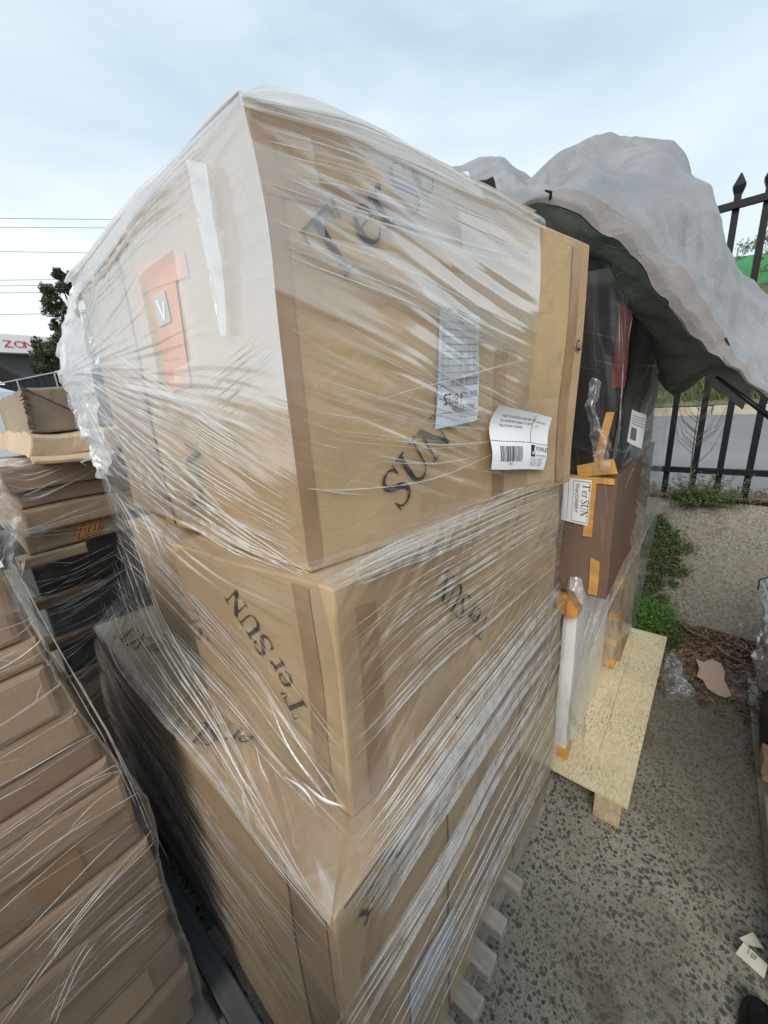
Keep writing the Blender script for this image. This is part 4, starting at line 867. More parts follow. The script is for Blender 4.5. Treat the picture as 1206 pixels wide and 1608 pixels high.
strip(Face((1.493, .60), (1.493, .2)), [(.26, 1.40), (.385, 1.42), (.37, 1.47), (.255, 1.44)], AMBER, 'amber_tape', bk, .005)
pst = thing1('carton_post', CB_PINK, (2.222, 2.30, .250, .312, .1515, .95), 'tall narrow brown carton with orange tape standing on the strand board', 'carton')
for z in (.17, .30, .46, .66):
    mb = MB(); mb.box(2.217, 2.306, .245, .318, z, z+.045); mb.build('amber_tape', AMBER, pst)
thing1('brown_carton', CB_DULL, (2.32, 2.70, .23, .8, .1515, .94), 'brown carton at the far end of the strand board pallet', 'carton')
fr = empty('stretch_film', (1.9, .2, .15), label='clear stretch film round the dark goods on the strand board pallet', cat='film')
def colz(x, y, zs): return [V(x, y, z) for z in zs]
zs = (1.98, 1.85, 1.60, 1.42, 1.2, .95)
rows = list(zip(*[colz(1.462, .235, zs), [V(1.46, .20, z) for z in zs]])); 
rows = [[V(1.470, 0.243, 2.006), V(1.900, 0.248, 1.950), V(2.730, 0.190, 1.891), V(3.469, 0.220, 1.879)], [V(1.470, 0.235, 1.792), V(1.900, 0.235, 1.716), V(2.653, 0.190, 1.647), V(3.389, 0.220, 1.588)], [V(1.470, 0.228, 1.599), V(1.900, 0.223, 1.491), V(2.525, 0.190, 1.389), V(3.274, 0.220, 1.254)], [V(1.470, 0.233, 1.410), V(1.900, 0.222, 1.247), V(2.728, 0.190, 1.024), V(3.656, 0.220, 0.745)], [V(1.470, 0.231, 1.156), V(1.900, 0.219, 0.952), V(2.649, 0.200, 0.680), V(3.365, 0.230, 0.410)], [V(1.470, 0.258, 0.838), V(1.900, 0.274, 0.536), V(2.472, 0.210, 0.351), V(3.137, 0.240, -0.030)], [V(1.460, 0.303, 0.236), V(1.950, 0.271, 0.205), V(2.367, 0.240, 0.245), V(2.947, 0.260, -0.096)]]
sheet('side_panel', rows, film_mat('stretch_film_loose_side', milk=.10, fine=.6, wide=.22, cross=.35, sc=(1.4, 50), cang=.8, csc=(3, 40)), fr, 26, 26, .006, (2.5, 16), fan=(-.1, .42, 1.0), glare_milk=lambda s, t: .15+.25*ss(.6, .9, t))
rows = [[V(1.466, .42, z), V(1.464, .33, z), V(1.462, .232, z)] for z in (2.05, 1.8, 1.42, 1.15, .95, .6, .17)]
sheet('end_panel', rows, FILM_CLEAR, fr, 16, 20, .004, (3, 18), ang=1.4)
mb = MB()
creases(mb, [V(1.600, 0.225, 1.290), V(2.280, 0.190, 1.449)], [V(1.500, 0.230, 1.426), V(2.602, 0.190, 1.680)], 9, w=(.0005, .0016), rg=rg, jit=.012)
creases(mb, [V(1.500, 0.278, 0.353), V(1.700, 0.238, 0.724), V(2.744, 0.190, 0.980)], [V(1.500, 0.300, 0.505), V(1.700, 0.262, 0.870), V(2.614, 0.190, 1.236)], 13, w=(.0006, .002), rg=rg, jit=.01)
creases(mb, [V(1.470, 0.255, 1.957), V(1.470, 0.246, 1.718), V(1.470, 0.235, 1.474)], [V(1.470, 0.220, 1.898), V(1.470, 0.224, 1.716), V(1.470, 0.220, 1.475)], 5, w=(.0004, .0012), rg=rg, jit=.004)
creases(mb, [V(1.600, 0.233, 1.798), V(2.542, 0.190, 1.834)], [V(1.600, 0.202, 1.364), V(2.588, 0.190, 1.312)], 11, w=(.0005, .0014), rg=rg, jit=.015)
creases(mb, [V(1.450, 0.302, 0.889), V(1.600, 0.212, 0.901)], [V(1.450, 0.320, 0.991), V(1.600, 0.231, 0.992)], 5, w=(.0006, .0018), rg=rg, jit=.01)
mb.build('fold_creases', STRAND, fr, smooth=True)
rows = [[V(1.450, 0.312, 1.731), V(1.450, 0.296, 1.722), V(1.450, 0.285, 1.713)], [V(1.440, 0.326, 1.644), V(1.420, 0.299, 1.644), V(1.440, 0.291, 1.633)], [V(1.440, 0.295, 1.540), V(1.420, 0.264, 1.553), V(1.440, 0.248, 1.541)], [V(1.450, 0.279, 1.428), V(1.430, 0.243, 1.433), V(1.450, 0.222, 1.431)]]
sheet('twisted_tail', rows, FILM_LOOSE, fr, 14, 14, .003, (8, 30), crumple=.012, glare_milk=lambda s, t: .25)
rows = [[V(1.430, 0.327, 1.037), V(1.420, 0.305, 1.039), V(1.430, 0.285, 1.030)], [V(1.430, 0.336, 0.969), V(1.400, 0.301, 0.987), V(1.430, 0.275, 0.973)], [V(1.430, 0.299, 0.913), V(1.420, 0.275, 0.925), V(1.430, 0.255, 0.914)]]
sheet('twisted_tail', rows, FILM_LOOSE, fr, 12, 12, .003, (8, 30), crumple=.01, glare_milk=lambda s, t: .8)
l5, f5 = label('paper_label', Face((1.40, .205), (1.80, .185)), [(.0, 1.535), (.235, 1.488), (.235, 1.600), (.0, 1.632)], 'small white label with a grey square under loose film by the fence', off=.02)
rule(f5, [((.1, y), (.9, y)) for y in (.62, .7, .78, .86)], .015, l5, INKG); mb = MB(); mb.quad(*[f5.P(a, b, .001) for a, b in ((.15, .15), (.5, .15), (.5, .5), (.15, .5))]); mb.build('printed_square', INKG, l5)

# ---------------------------------------------------------------- tarpaulin
tp = empty('tarpaulin', (1.9, .4, 2.1), label='crumpled grey tarpaulin with green underside draped over the goods', cat='tarpaulin')
S_ = [V(2.000, 1.118, 2.775), V(2.000, 0.912, 2.738), V(1.950, 0.752, 2.595), V(1.950, 0.602, 2.606), V(1.950, 0.423, 2.580), V(1.950, 0.243, 2.515), V(1.950, 0.161, 2.420), V(1.950, 0.101, 2.301), V(2.000, 0.016, 2.117), V(2.100, -0.067, 2.014), V(2.100, -0.190, 1.897)]
M1 = [V(1.750, 0.895, 2.587), V(1.720, 0.745, 2.551), V(1.700, 0.612, 2.450), V(1.700, 0.481, 2.450), V(1.680, 0.328, 2.395), V(1.620, 0.208, 2.288), V(1.700, 0.130, 2.221), V(1.720, 0.075, 2.117), V(1.780, 0.007, 1.989), V(1.850, -0.067, 1.881), V(1.850, -0.175, 1.780)]
M2 = [V(1.580, 0.719, 2.437), V(1.540, 0.609, 2.409), V(1.550, 0.511, 2.357), V(1.550, 0.398, 2.339), V(1.530, 0.267, 2.248), V(1.500, 0.176, 2.148), V(1.550, 0.113, 2.080), V(1.570, 0.062, 1.991), V(1.600, 0.001, 1.892), V(1.650, -0.063, 1.774), V(1.650, -0.163, 1.685)]
L_ = [V(1.470, 0.586, 2.329), V(1.420, 0.490, 2.295), V(1.420, 0.416, 2.278), V(1.400, 0.337, 2.236), V(1.400, 0.264, 2.174), V(1.390, 0.201, 2.099), V(1.390, 0.135, 2.013), V(1.390, 0.066, 1.913), V(1.400, -0.002, 1.806), V(1.420, -0.047, 1.710), V(1.420, -0.145, 1.626)]
H_ = [V(1.460, 0.582, 2.314), V(1.410, 0.486, 2.270), V(1.400, 0.402, 2.223), V(1.380, 0.321, 2.150), V(1.380, 0.260, 2.081), V(1.370, 0.200, 2.004), V(1.370, 0.139, 1.914), V(1.380, 0.075, 1.824), V(1.390, 0.021, 1.759), V(1.410, -0.032, 1.702), V(1.410, -0.135, 1.608)]
G_ = [V(1.470, 0.577, 2.301), V(1.450, 0.494, 2.250), V(1.450, 0.409, 2.159), V(1.460, 0.345, 2.093), V(1.470, 0.291, 2.024), V(1.480, 0.241, 1.949), V(1.500, 0.190, 1.875), V(1.520, 0.142, 1.791), V(1.550, 0.106, 1.707), V(1.450, 0.002, 1.715), V(1.420, -0.135, 1.595)]
I_ = [V(1.500, 0.575, 2.294), V(1.520, 0.495, 2.236), V(1.540, 0.409, 2.129), V(1.560, 0.342, 2.062), V(1.580, 0.282, 2.006), V(1.600, 0.229, 1.933), V(1.640, 0.172, 1.851), V(1.700, 0.130, 1.770), V(1.720, 0.103, 1.673), V(1.560, -0.004, 1.726), V(1.440, -0.135, 1.587)]
def up2(rows, nu, nv):
    g_ = [cat(r_, nu) for r_ in rows]; c_ = [cat(q, nv) for q in zip(*g_)]; return c_
rt_ = random.Random(21)
FOLDS = []
for k in range(30):
    d_ = V(rt_.gauss(0, 1), rt_.gauss(0, 1), rt_.gauss(0, 1)).normalized(); FOLDS.append((d_, rt_.choice((2.2, 3.2, 4.5, 6, 9, 13, 18)), rt_.uniform(0, 9), V(rt_.uniform(0, 50), rt_.uniform(0, 50), 0)))
def crumpled(p):
    h = 0
    for d_, f_, ph, o_ in FOLDS:
        x = (p.dot(d_)*f_+ph+noise.noise(p*1.1+o_)*.35) % 1.0; tri = 1-abs(2*x-1); mk = max(0, noise.noise(p*2.6+o_)+.05)*2.0
        h += (tri-.5)*mk*(6/f_)
    return h*.62
def tsheet(name, rows, mat, cr=.010, nu=14, nv=14, solid=.0012):
    f = up2(rows, nu, nv); mb = MB(); M, N = len(f), len(f[0])
    for i in range(M):
        for j in range(N):
            p = f[i][j]; mb.v.append(p+V(-.5, -.55, .67)*crumpled(p)*cr*1.5)
    for i in range(M-1):
        for j in range(N-1): mb.f.append((i*N+j, (i+1)*N+j, (i+1)*N+j+1, i*N+j+1)); mb.mi.append(0)
    return mb.build(name, mat, tp, smooth=False, solid=solid)
BK = [p+V(.9, .05, -.35) for p in S_]; BK0 = [p+V(.4, .02, .0) for p in S_]
tsheet('outer_cover', [BK, BK0, S_, M1, M2, L_], TARP, .016, 30, 34)
tsheet('hem_band', [L_, [(a+b)/2+V(-.008, 0, 0) for a, b in zip(L_, H_)], H_], TARPH, .016, 30, 12)
tsheet('green_underside', [[p+V(.004, .002, -.002) for p in H_], G_, I_], TARPG, .016, 30, 16)
I2 = [V(1.600, 0.148, 1.739), V(1.500, 0.097, 1.778), V(1.450, 0.043, 1.769), V(1.420, -0.029, 1.720)]
tsheet('hanging_flap', [I2, [V(1.620, 0.138, 1.709), V(1.520, 0.088, 1.733), V(1.460, 0.037, 1.739), V(1.430, -0.031, 1.709)], [V(1.640, 0.103, 1.662), V(1.540, 0.058, 1.688), V(1.470, 0.023, 1.714), V(1.440, -0.034, 1.702)]], TARPG, .008, 10, 8)
mb = MB(); q = V(1.405, 0.458, 2.268); mb.tube([q+V(0, 0, -.008), q+V(-.012, -.006, .004), q+V(-.02, .01, .012)], [.004, .005, .002], 6); mb.build('tie_cord', BLACKFILM, tp)
mb = MB(); mb.tube([L_[8], L_[9]+V(0, 0, .004), L_[10]], [.004, .006, .008], 6); mb.tube([V(*G_[9])+V(0, 0, -.002), V(*H_[10])+V(0, 0, -.02)], [.004, .008], 6); mb.build('hem_rope', BLACKFILM, tp, smooth=True)

# ================================================================ LEFT FOREGROUND STACK
rl = random.Random(5)
zt = [.155]; 
while zt[-1] < 1.40: zt.append(zt[-1]+rl.choice((.052, .075, .10, .065, .085, .115)))
zt[-1] = 1.475; nL = len(zt)-1
ordn = ['top', 'second', 'third', 'fourth', 'fifth', 'sixth', 'seventh', 'eighth', 'ninth', 'tenth', 'eleventh', 'twelfth', 'thirteenth', 'fourteenth', 'fifteenth', 'sixteenth']
def cornx(z):
    T = ((.09, .112), (.41, .116), (.62, .104), (.90, .118), (1.0, .098), (1.22, .056), (1.39, .046), (1.51, .026))
    if z <= T[0][0]: return T[0][1]
    for (a_, x_), (b_, y_) in zip(T, T[1:]):
        if z <= b_: return x_+(y_-x_)*(z-a_)/(b_-a_)
    return T[-1][1]
LMATS = [CB_PINK, cardboard('carton_brown_a', (.45, .32, .215), seed=6.3, dirt=.1), cardboard('carton_brown_b', (.38, .265, .18), seed=8.3), CB_DULL]
for i in range(nL):
    z0, z1 = zt[i]+.001, zt[i+1]-.0015; cx = cornx((z0+z1)/2)+rl.uniform(-.008, .008); y0 = .862+rl.uniform(-.010, .012); k = nL-1-i
    lab = ('%s flat brown carton from the top of the left foreground stack' % ordn[k]) if k else 'topmost flat brown carton of the left foreground stack'
    tw = rl.uniform(-.012, .012)
    c_ = carton('flat_carton', [(cx-1.2, y0+tw, z0), (cx, y0, z0), (cx, 1.9, z0), (cx-1.2, 1.9, z0)], [(cx-1.2, y0+tw, z1), (cx, y0+.002, z1), (cx, 1.9, z1), (cx-1.2, 1.9, z1)], rl.choice(LMATS), lab, 'carton', 'flat cartons in the left foreground stack', 1.0, (24, 10, 3), .011)
    ff = Face((cx-1.2, y0+tw), (cx, y0))
    if i == 2: strip(ff, [(.97, z0+.015), (1.13, z0+.015), (1.13, z1-.012), (.97, z1-.012)], simple('pale_tape', (.50, .36, .23), .4), 'pale_tape', c_)
    if i == 6: strip(ff, [(1.02, z0+.02), (1.1, z0+.02), (1.1, z1-.012), (1.02, z1-.012)], BTAPE, 'brown_tape', c_)
e_ = empty('dark_pallet', (-.4, 1.3, 0), label='dark pallet under the left foreground stack of flat cartons', cat='pallet')
for y in (.86, 1.3, 1.75):
    mb = MB(); mb.box(-1.1, .10, y, y+.1, .004, .125); mb.build('bearer', WOODD, e_, bevel=.003)
for k in range(9):
    mb = MB(); mb.box(-1.1+k*.135, -1.0+k*.135, .86, 1.9, .127, .15); mb.build('deck_board', WOODD, e_, bevel=.003)
f3_ = empty('stretch_film', (-.3, .9, .15), label='dull clear film pulled slantwise round the left foreground stack', cat='film')
cols_ = [1.49, 1.3, 1.1, .9, .7, .5, .3, .15]
rows = [[V(-1.0, .850, z), V(-.6, .849, z), V(-.25, .849, z), V(cornx(z)-.03, .847, z), V(cornx(z)+.010, .856, z), V(cornx(z)+.012, 1.1, z), V(cornx(z)+.010, 1.5, z), V(cornx(z)+.008, 1.88, z)] for z in cols_]
sheet('side_panel', rows, film_mat('stretch_film_brown', milk=.03, fine=.38, wide=.14, cross=.30, sc=(1.3, 40), cang=-.45, csc=(1.6, 50), tint=(.86, .82, .77)), f3_, 26, 18, .0035, (1.4, 20), ang=.10, glare_milk=lambda s, t: .10)
CLP = lambda p: V(min(p.x, cornx(p.z)+.008), p.y, p.z)
rows = [[V(-1.0, y, z), V(-.5, y, z+.004), V(-.1, y, z+.004), V(cornx(1.49)+.012, y, z)] for y, z in ((.848, 1.485), (1.0, 1.492), (1.4, 1.492), (1.85, 1.485))]
sheet('top_panel', rows, film_mat('stretch_film_top', milk=.55, fine=.6, wide=.3, cross=.4), f3_, 30, 14, .006, (1.6, 14), crumple=.008, glare_milk=lambda s, t: .7)
mb = MB()
creases(mb, [V(-0.159, 0.843, 0.866), V(-0.020, 0.843, 0.877), V(0.194, 0.843, 0.846)], [V(-0.016, 0.843, 1.435), V(0.048, 0.843, 1.427), V(0.092, 0.843, 1.455)], 22, clamp=CLP, nrm=NR, w=(.0004, .0014), rg=rg, jit=.012, lift=.003)
creases(mb, [V(-0.179, 0.840, 0.662), V(-0.013, 0.840, 0.780), V(0.128, 0.840, 0.833)], [V(-0.156, 0.840, 0.689), V(-0.003, 0.840, 0.728), V(0.112, 0.840, 0.725)], 5, clamp=CLP, nrm=NR, w=(.0006, .0018), rg=rg, jit=.006, lift=.003)
creases(mb, [V(-0.133, 0.840, 0.563), V(-0.060, 0.840, 0.664), V(-0.021, 0.840, 0.697)], [V(-0.120, 0.840, 0.535), V(-0.056, 0.840, 0.637), V(-0.016, 0.840, 0.670)], 3, clamp=CLP, nrm=NR, w=(.0010, .0018), rg=rg, jit=.003, part=False, lift=.003)
creases(mb, [V(-0.107, 0.843, 0.502), V(0.059, 0.843, 0.498), V(0.147, 0.843, 0.496)], [V(-0.130, 0.843, 0.978), V(0.016, 0.843, 1.031), V(0.131, 0.843, 1.018)], 22, clamp=CLP, nrm=NR, w=(.0004, .0012), rg=rg, jit=.015, lift=.003)
creases(mb, [V(cornx(1.48)+.02, .846, 1.48), V(cornx(1.1)+.016, .846, 1.1), V(cornx(.7)+.018, .846, .7)], [V(cornx(1.48)+.024, .86, 1.48), V(cornx(1.1)+.026, .86, 1.1), V(cornx(.7)+.026, .86, .7)], 4, w=(.0005, .0014), rg=rg, jit=.003)
mb.build('fold_creases', STRAND, f3_, smooth=True)

# ================================================================ BACK LEFT STACK
def slab(name, x0, x1, z0, z1, mat, lab, cat, y0=2.0, y1=2.9, group=None, amp=1.0):
    return carton(name, [(x0, y0, z0), (x1, y0, z0), (x1, y1, z0), (x0, y1, z0)], [(x0, y0, z1), (x1, y0, z1), (x1, y1, z1), (x0, y1, z1)], mat, lab, cat, group, amp, (14, 8, 4), .008)
g = 'boxes in the far left stack'
t1 = carton('carton', [(.285, 1.99, 1.675), (1.1, 2.05, 1.675), (1.1, 3.0, 1.675), (.34, 3.0, 1.675)], [(.300, 1.985, 1.838), (1.1, 2.05, 1.845), (1.1, 3.0, 1.845), (.35, 3.0, 1.84)], CB_GREY, 'stained torn carton on top of the far left stack', group=g, amp=2.2, n=(14, 12, 6), bev=.01)
mb = MB()
for k in range(34):
    z = 1.685+k*.0046; p = V(.292+.0004*k, 1.985, z); mb.poly([p+V(rl.gauss(0, .004), -.004, 0), p+V(rl.uniform(.008, .026), -.010+rl.gauss(0, .003), rl.gauss(0, .004)), p+V(rl.uniform(.0, .01), -.006, rl.uniform(.006, .014))])
mb.build('torn_edge', simple('torn_card', (.07, .05, .035), .9, var=.5, scale=50), t1, solid=.0012)
mb = MB(); q = [V(.315, 1.977, 1.832), V(.42, 1.975, 1.76), V(.52, 1.982, 1.692)]; mb.tube(q, .0035, 5); mb.build('strap', SEAM, t1)
t2 = carton('carton', [(.245, 1.93, 1.585), (1.1, 1.99, 1.575), (1.1, 2.9, 1.575), (.30, 2.9, 1.59)], [(.262, 1.935, 1.672), (1.1, 1.99, 1.665), (1.1, 2.9, 1.668), (.31, 2.9, 1.672)], CB_PALE, 'crushed pale carton second from the top of the far left stack', group=g, amp=4.0, n=(18, 10, 6), bev=.008)
fl = carton('card_flap', [(.255, 1.88, 1.563), (.50, 1.80, 1.545), (.56, 1.98, 1.548), (.30, 2.06, 1.566)], [(.250, 1.88, 1.592), (.50, 1.80, 1.574), (.56, 1.98, 1.575), (.30, 2.06, 1.594)], CB_PALE, 'thin pale rolled card under the crushed carton, left stack', group=g, amp=2.0, n=(14, 8, 2), bev=.012)
t3 = slab('carton', .17, 1.4, 1.462, 1.548, CB_PINK, 'wide flat carton with whitish film on its top, far left stack', 'carton', group=g, y0=1.96, amp=1.6)
slab('carton', .205, 1.4, 1.395, 1.458, CB_PINK, 'thin carton just above the pale ledge, far left stack', 'carton', group=g, y0=2.0)
t4 = slab('carton', .20, 1.4, 1.300, 1.390, CB_DULL, 'flat carton forming the pale ledge, far left stack', 'carton', y0=1.955, group=g)
t5 = slab('carton', .185, 1.4, 1.215, 1.296, CB_DULL, 'carton with an orange warning sticker, far left stack', 'carton', y0=1.99, group=g)
t5f = Face((.185, 1.99), (1.4, 1.99))
l6, f6 = label('warning_sticker', t5f, [(.145, 1.222), (.235, 1.236), (.265, 1.296), (.175, 1.284)], 'red and yellow diamond sticker on the far left stack', off=.006, mat=simple('sticker_yellow', (.70, .38, .03), .5))
rule(f6, [((.1, .1), (.1, .9)), ((.1, .9), (.9, .9)), ((.9, .9), (.9, .1)), ((.9, .1), (.1, .1))], .10, l6, simple('sticker_red', (.45, .05, .03), .5))
rule(f6, [((.3, .35), (.3, .7)), ((.45, .3), (.45, .7)), ((.45, .5), (.6, .7)), ((.7, .3), (.7, .7)), ((.25, .28), (.78, .28))], .05, l6, INK)
GREYP = simple('grey_laminate', (.10, .11, .12), .3, .5, var=.15); BLKP = simple('black_laminate', (.012, .012, .015), .3, .5, var=.3)
for n_, (z0, z1, mt, lab) in enumerate(((1.035, 1.165, BLKP, 'shiny black laminate board between wooden strips, highest in the far left stack'), (.845, .985, GREYP, 'dark grey laminate board in the middle of the far left stack'), (.66, .80, GREYP, 'grey laminate board low in the far left stack'))):
    slab('laminate_board', .175, 1.4, z0, z1, mt, lab, 'board', y0=1.995, group='laminate boards in the far left stack', amp=.4)
for n_, (z, x1) in enumerate(((1.190, .36), (1.010, .385), (.823, .40), (.64, .55))):
    slab('wooden_strip', .145, x1, z-.022, z+.018, WOODB if n_ else WOODP, '%s wooden spacer strip from the top in the far left stack' % ('first', 'second', 'third', 'fourth')[n_], 'wood strip', y0=1.965, y1=2.05, group='wooden spacer strips', amp=.3)
    slab('wooden_strip', .9, 1.3, z-.022, z+.018, WOODB, 'hidden spacer strip at the far end, %s from the top' % ('first', 'second', 'third', 'fourth')[n_], 'wood strip', y0=2.0, y1=2.6, group='wooden spacer strips', amp=.3)
slab('carton', .17, 1.4, .50, .615, CB_PALE, 'pale carton below the grey boards, far left stack', 'carton', group=g)
slab('carton', .16, 1.4, .36, .495, CB_PINK, 'brown carton second from the bottom, far left stack', 'carton', group=g)
slab('carton', .16, 1.4, .15, .355, CB_PINK, 'brown carton at the bottom of the far left stack', 'carton', group=g)
e_ = empty('dark_pallet', (.8, 2.4, 0), label='dark pallet under the far left stack of boards and boxes', cat='pallet')
for y in (2.0, 2.4, 2.8):
    mb = MB(); mb.box(.16, 1.38, y, y+.1, .004, .125); mb.build('bearer', WOODD, e_)
mb = MB(); mb.box(.16, 1.4, 2.0, 2.9, .126, .147); mb.build('deck_board', WOODD, e_)
f4_ = empty('stretch_film', (.5, 1.95, .15), label='thin stringy film over the boards and boxes of the far left stack', cat='film')
rows = [[V(.13+.03*(z > 1.3), 2.15, z), V(.145+.04*(z > 1.25), 1.94, z), V(.5, 1.935, z), V(1.0, 1.95, z)] for z in (1.555, 1.47, 1.35, 1.2, 1.0, .8, .6, .4, .16)]
sheet('side_panel', rows, film_mat('stretch_film_stringy', milk=.02, fine=.6, wide=.05, cross=.3, sc=(1.0, 55), cang=.4), f4_, 24, 10, .006, (1.6, 18), ang=-.10, glare_milk=lambda s, t: .1)
rows = [[V(.15, 1.93, 1.56), V(.5, 1.93, 1.556), V(.95, 1.93, 1.556)], [V(.12, 2.05, 1.562), V(.5, 2.02, 1.56), V(.95, 2.0, 1.56)], [V(.08, 2.25, 1.57), V(.12, 2.25, 1.57), V(.2, 2.25, 1.57)]]
sheet('top_panel', rows, FILM_LOOSE, f4_, 24, 12, .006, (4, 14), crumple=.01, glare_milk=lambda s, t: .5)
rows = [[V(-.05, 1.98, 1.56), V(.06, 1.95, 1.555), V(.16, 1.93, 1.55)], [V(-.08, 1.98, 1.45), V(.06, 1.96, 1.44), V(.185, 1.93, 1.42)], [V(-.05, 1.98, 1.33), V(.07, 1.96, 1.33), V(.18, 1.93, 1.32)], [V(-.02, 1.98, 1.18), V(.07, 1.96, 1.18), V(.15, 1.93, 1.16)]]
sheet('loose_end', rows, FILM_LOOSE, f4_, 16, 14, .008, (4, 16), fan=(1.05, .45, 1.4), crumple=.012, glare_milk=lambda s, t: .35)
mb = MB()
creases(mb, [V(0.141, 1.930, 1.418), V(0.190, 1.930, 1.331), V(0.523, 1.930, 1.407)], [V(0.125, 1.930, 1.350), V(0.193, 1.930, 1.305), V(0.487, 1.930, 1.243)], 11, w=(.0006, .0018), rg=rg, jit=.01)
creases(mb, [V(0.145, 1.930, 1.218), V(0.298, 1.930, 1.212), V(0.516, 1.930, 1.264)], [V(0.152, 1.930, 0.480), V(0.257, 1.930, 0.535), V(0.419, 1.930, 0.634)], 66, w=(.0005, .0014), rg=rg, jit=.012)
creases(mb, [V(0.174, 1.930, 1.551), V(0.276, 1.930, 1.538), V(0.496, 1.930, 1.602)], [V(0.163, 1.930, 1.436), V(0.242, 1.930, 1.392), V(0.495, 1.930, 1.496)], 11, w=(.0008, .0024), rg=rg, jit=.01)
mb.build('fold_creases', STRAND, f4_, smooth=True)

# ================================================================ UNSEEN LOADS ADDED TO SHADE THE AISLE
def shade_load(x0, x1, y0, y1, hs, label_, pl_):
    z = .152
    for k, (h, mt) in enumerate(hs):
        carton('carton', [(x0, y0, z), (x1, y0, z), (x1, y1, z), (x0, y1, z)], [(x0, y0, z+h-.003), (x1, y0, z+h-.003), (x1, y1, z+h-.003), (x0, y1, z+h-.003)], mt, label_ % ordn[len(hs)-1-k], 'carton', None, 1.5, (8, 8, 5), .008); z += h
    e2 = empty('dark_pallet', ((x0+x1)/2, (y0+y1)/2, 0), label=pl_, cat='pallet')
    for k in range(3):
        mb = MB(); yy = y0+.02+k*(y1-y0-.14)/2; mb.box(x0, x1, yy, yy+.1, .004, .12); mb.build('bearer', WOODD, e2)
    mb = MB(); mb.box(x0, x1, y0, y1, .122, .15); mb.build('deck_board', WOODD, e2)
shade_load(-1.6, -.46, -.85, .40, [(.42, CB_DULL), (.45, CB_PINK), (.42, CB_DULL)], 'brown carton added unseen behind the camera at left for shade, %s from the top', 'unseen dark pallet added under the shading cartons behind the camera')  # out of view; added to keep sky light off the left faces
shade_load(.95, 2.15, -1.7, -.56, [(.45, CB_PINK), (.45, CB_DULL), (.4, CB_PINK)], 'brown carton added unseen past the right border for shade, %s from the top', 'unseen dark pallet added under the shading cartons past the right border')  # out of view; added to darken the ground and lower right faces

# ================================================================ PLANTS, LITTER
def onbank(y, t): 
    return V(3.20+.45*t+.05*t*t, y, .82*t-.03*(1-t))
e_ = empty('leafy_weed', (3.66, -.02, .82), label='bushy grey green weed at the foot of the fence', cat='weed'); mb = MB(); st = MB(); r6 = random.Random(9)
for k in range(110):
    a = r6.uniform(0, 6.28); l_ = r6.uniform(.12, .32); c = V(3.70+r6.gauss(0, .03), -.03+r6.gauss(0, .07), .80); d = V(math.cos(a)*.4-.25, math.sin(a)*.75, r6.uniform(.1, 1.0)).normalized()*l_
    st.tube([c, c+d*.6, c+d+V(0, 0, -.015)], [.002, .0015, .0008], 4)
    for j in range(26):
        t = r6.uniform(.25, 1.05); leaf(mb, c+d*t+V(r6.gauss(0, .010), r6.gauss(0, .010), r6.gauss(0, .010)), r6.uniform(.007, .014), r6)
st.build('stems', BARK, e_); mb.build('leaves', LEAF, e_)
e_ = empty('bare_sapling', (3.6, .06, .8), label='thin bare twiggy sapling in front of the fence pickets', cat='sapling'); mb = MB()
p0, p1 = V(3.62, .045, .78), V(3.62, .075, 1.66); mb.tube([p0, p0.lerp(p1, .5)+V(0, .01, 0), p1], [.006, .004, .0015], 6)
for k in range(34):
    t = r6.uniform(.35, .98); p = p0.lerp(p1, t); s = r6.choice((-1, 1)); l_ = (1.1-t)*r6.uniform(.15, .35)+.04; mb.tube([p, p+V(0, -s*l_*.5, l_*.5), p+V(r6.gauss(0, .02), -s*l_*.7, l_*1.2)], [.0022, .0014, .0006], 4, cap=False)
mb.tube([V(3.62, .055, 1.10), V(3.62, -.03, 1.22), V(3.62, -.08, 1.38)], [.0025, .002, .0008], 4, cap=False)
mb.build('stem', BARK, e_)
e_ = empty('creeping_weed', (3.4, .2, .3), label='dark green creeper spreading down the bank beside the wrapped goods', cat='creeper'); mb = MB()
stm = MB()
for c_ in range(74):
    t = r6.random()**.9; y = .19+r6.gauss(0, .075)*(1.15-.35*t)+.05*math.sin(t*8)-.02; b_ = onbank(y, .08+t*.76)+V(-.012, 0, .01); rr = r6.uniform(.018, .05); tone = r6.random()
    for q_ in range(3): stm.tube([b_, b_+V(-.02, r6.gauss(0, .03), r6.gauss(.01, .03)), b_+V(-.035, r6.gauss(0, .05), r6.gauss(0, .04))], .0014, 4)
    for k in range(int(2400*rr)): 
        d = V(-abs(r6.gauss(0, .5)), r6.gauss(0, 1), r6.gauss(0, 1))*rr*.75; leaf(mb, b_+d, r6.uniform(.006, .015), r6, asp=.7)
stm.build('stems', BARK, e_)
mb.build('leaves', LEAF, e_)
e_ = empty('bright_weed', (3.05, .22, 0), label='bright lime green weed clump at the far corner of the strand board', cat='weed'); mb = MB()
for k in range(3000):
    d = V(r6.gauss(0, .10), r6.gauss(0, .085), abs(r6.gauss(0, .07))); leaf(mb, V(3.06, .17, .06)+d, r6.uniform(.010, .02), r6, asp=.35)
mb.build('leaves', LEAFB, e_)
e_ = empty('grass_tuft', (2.95, -.03, 0), label='small dark grass tuft beside the corner of the strand board', cat='grass tuft'); mb = MB()
for k in range(260):
    a = r6.uniform(0, 6.28); b_ = V(2.93+r6.gauss(0, .05), .0+r6.gauss(0, .035), 0); d = V(math.cos(a)*.4, math.sin(a)*.4, 1)*r6.uniform(.03, .09); q = V(-math.sin(a), math.cos(a), 0)*.0022
    mb.poly([b_-q, b_+q, b_+d*.7+q, b_+d+V(0, 0, -.01)])
mb.build('blades', LEAF, e_)
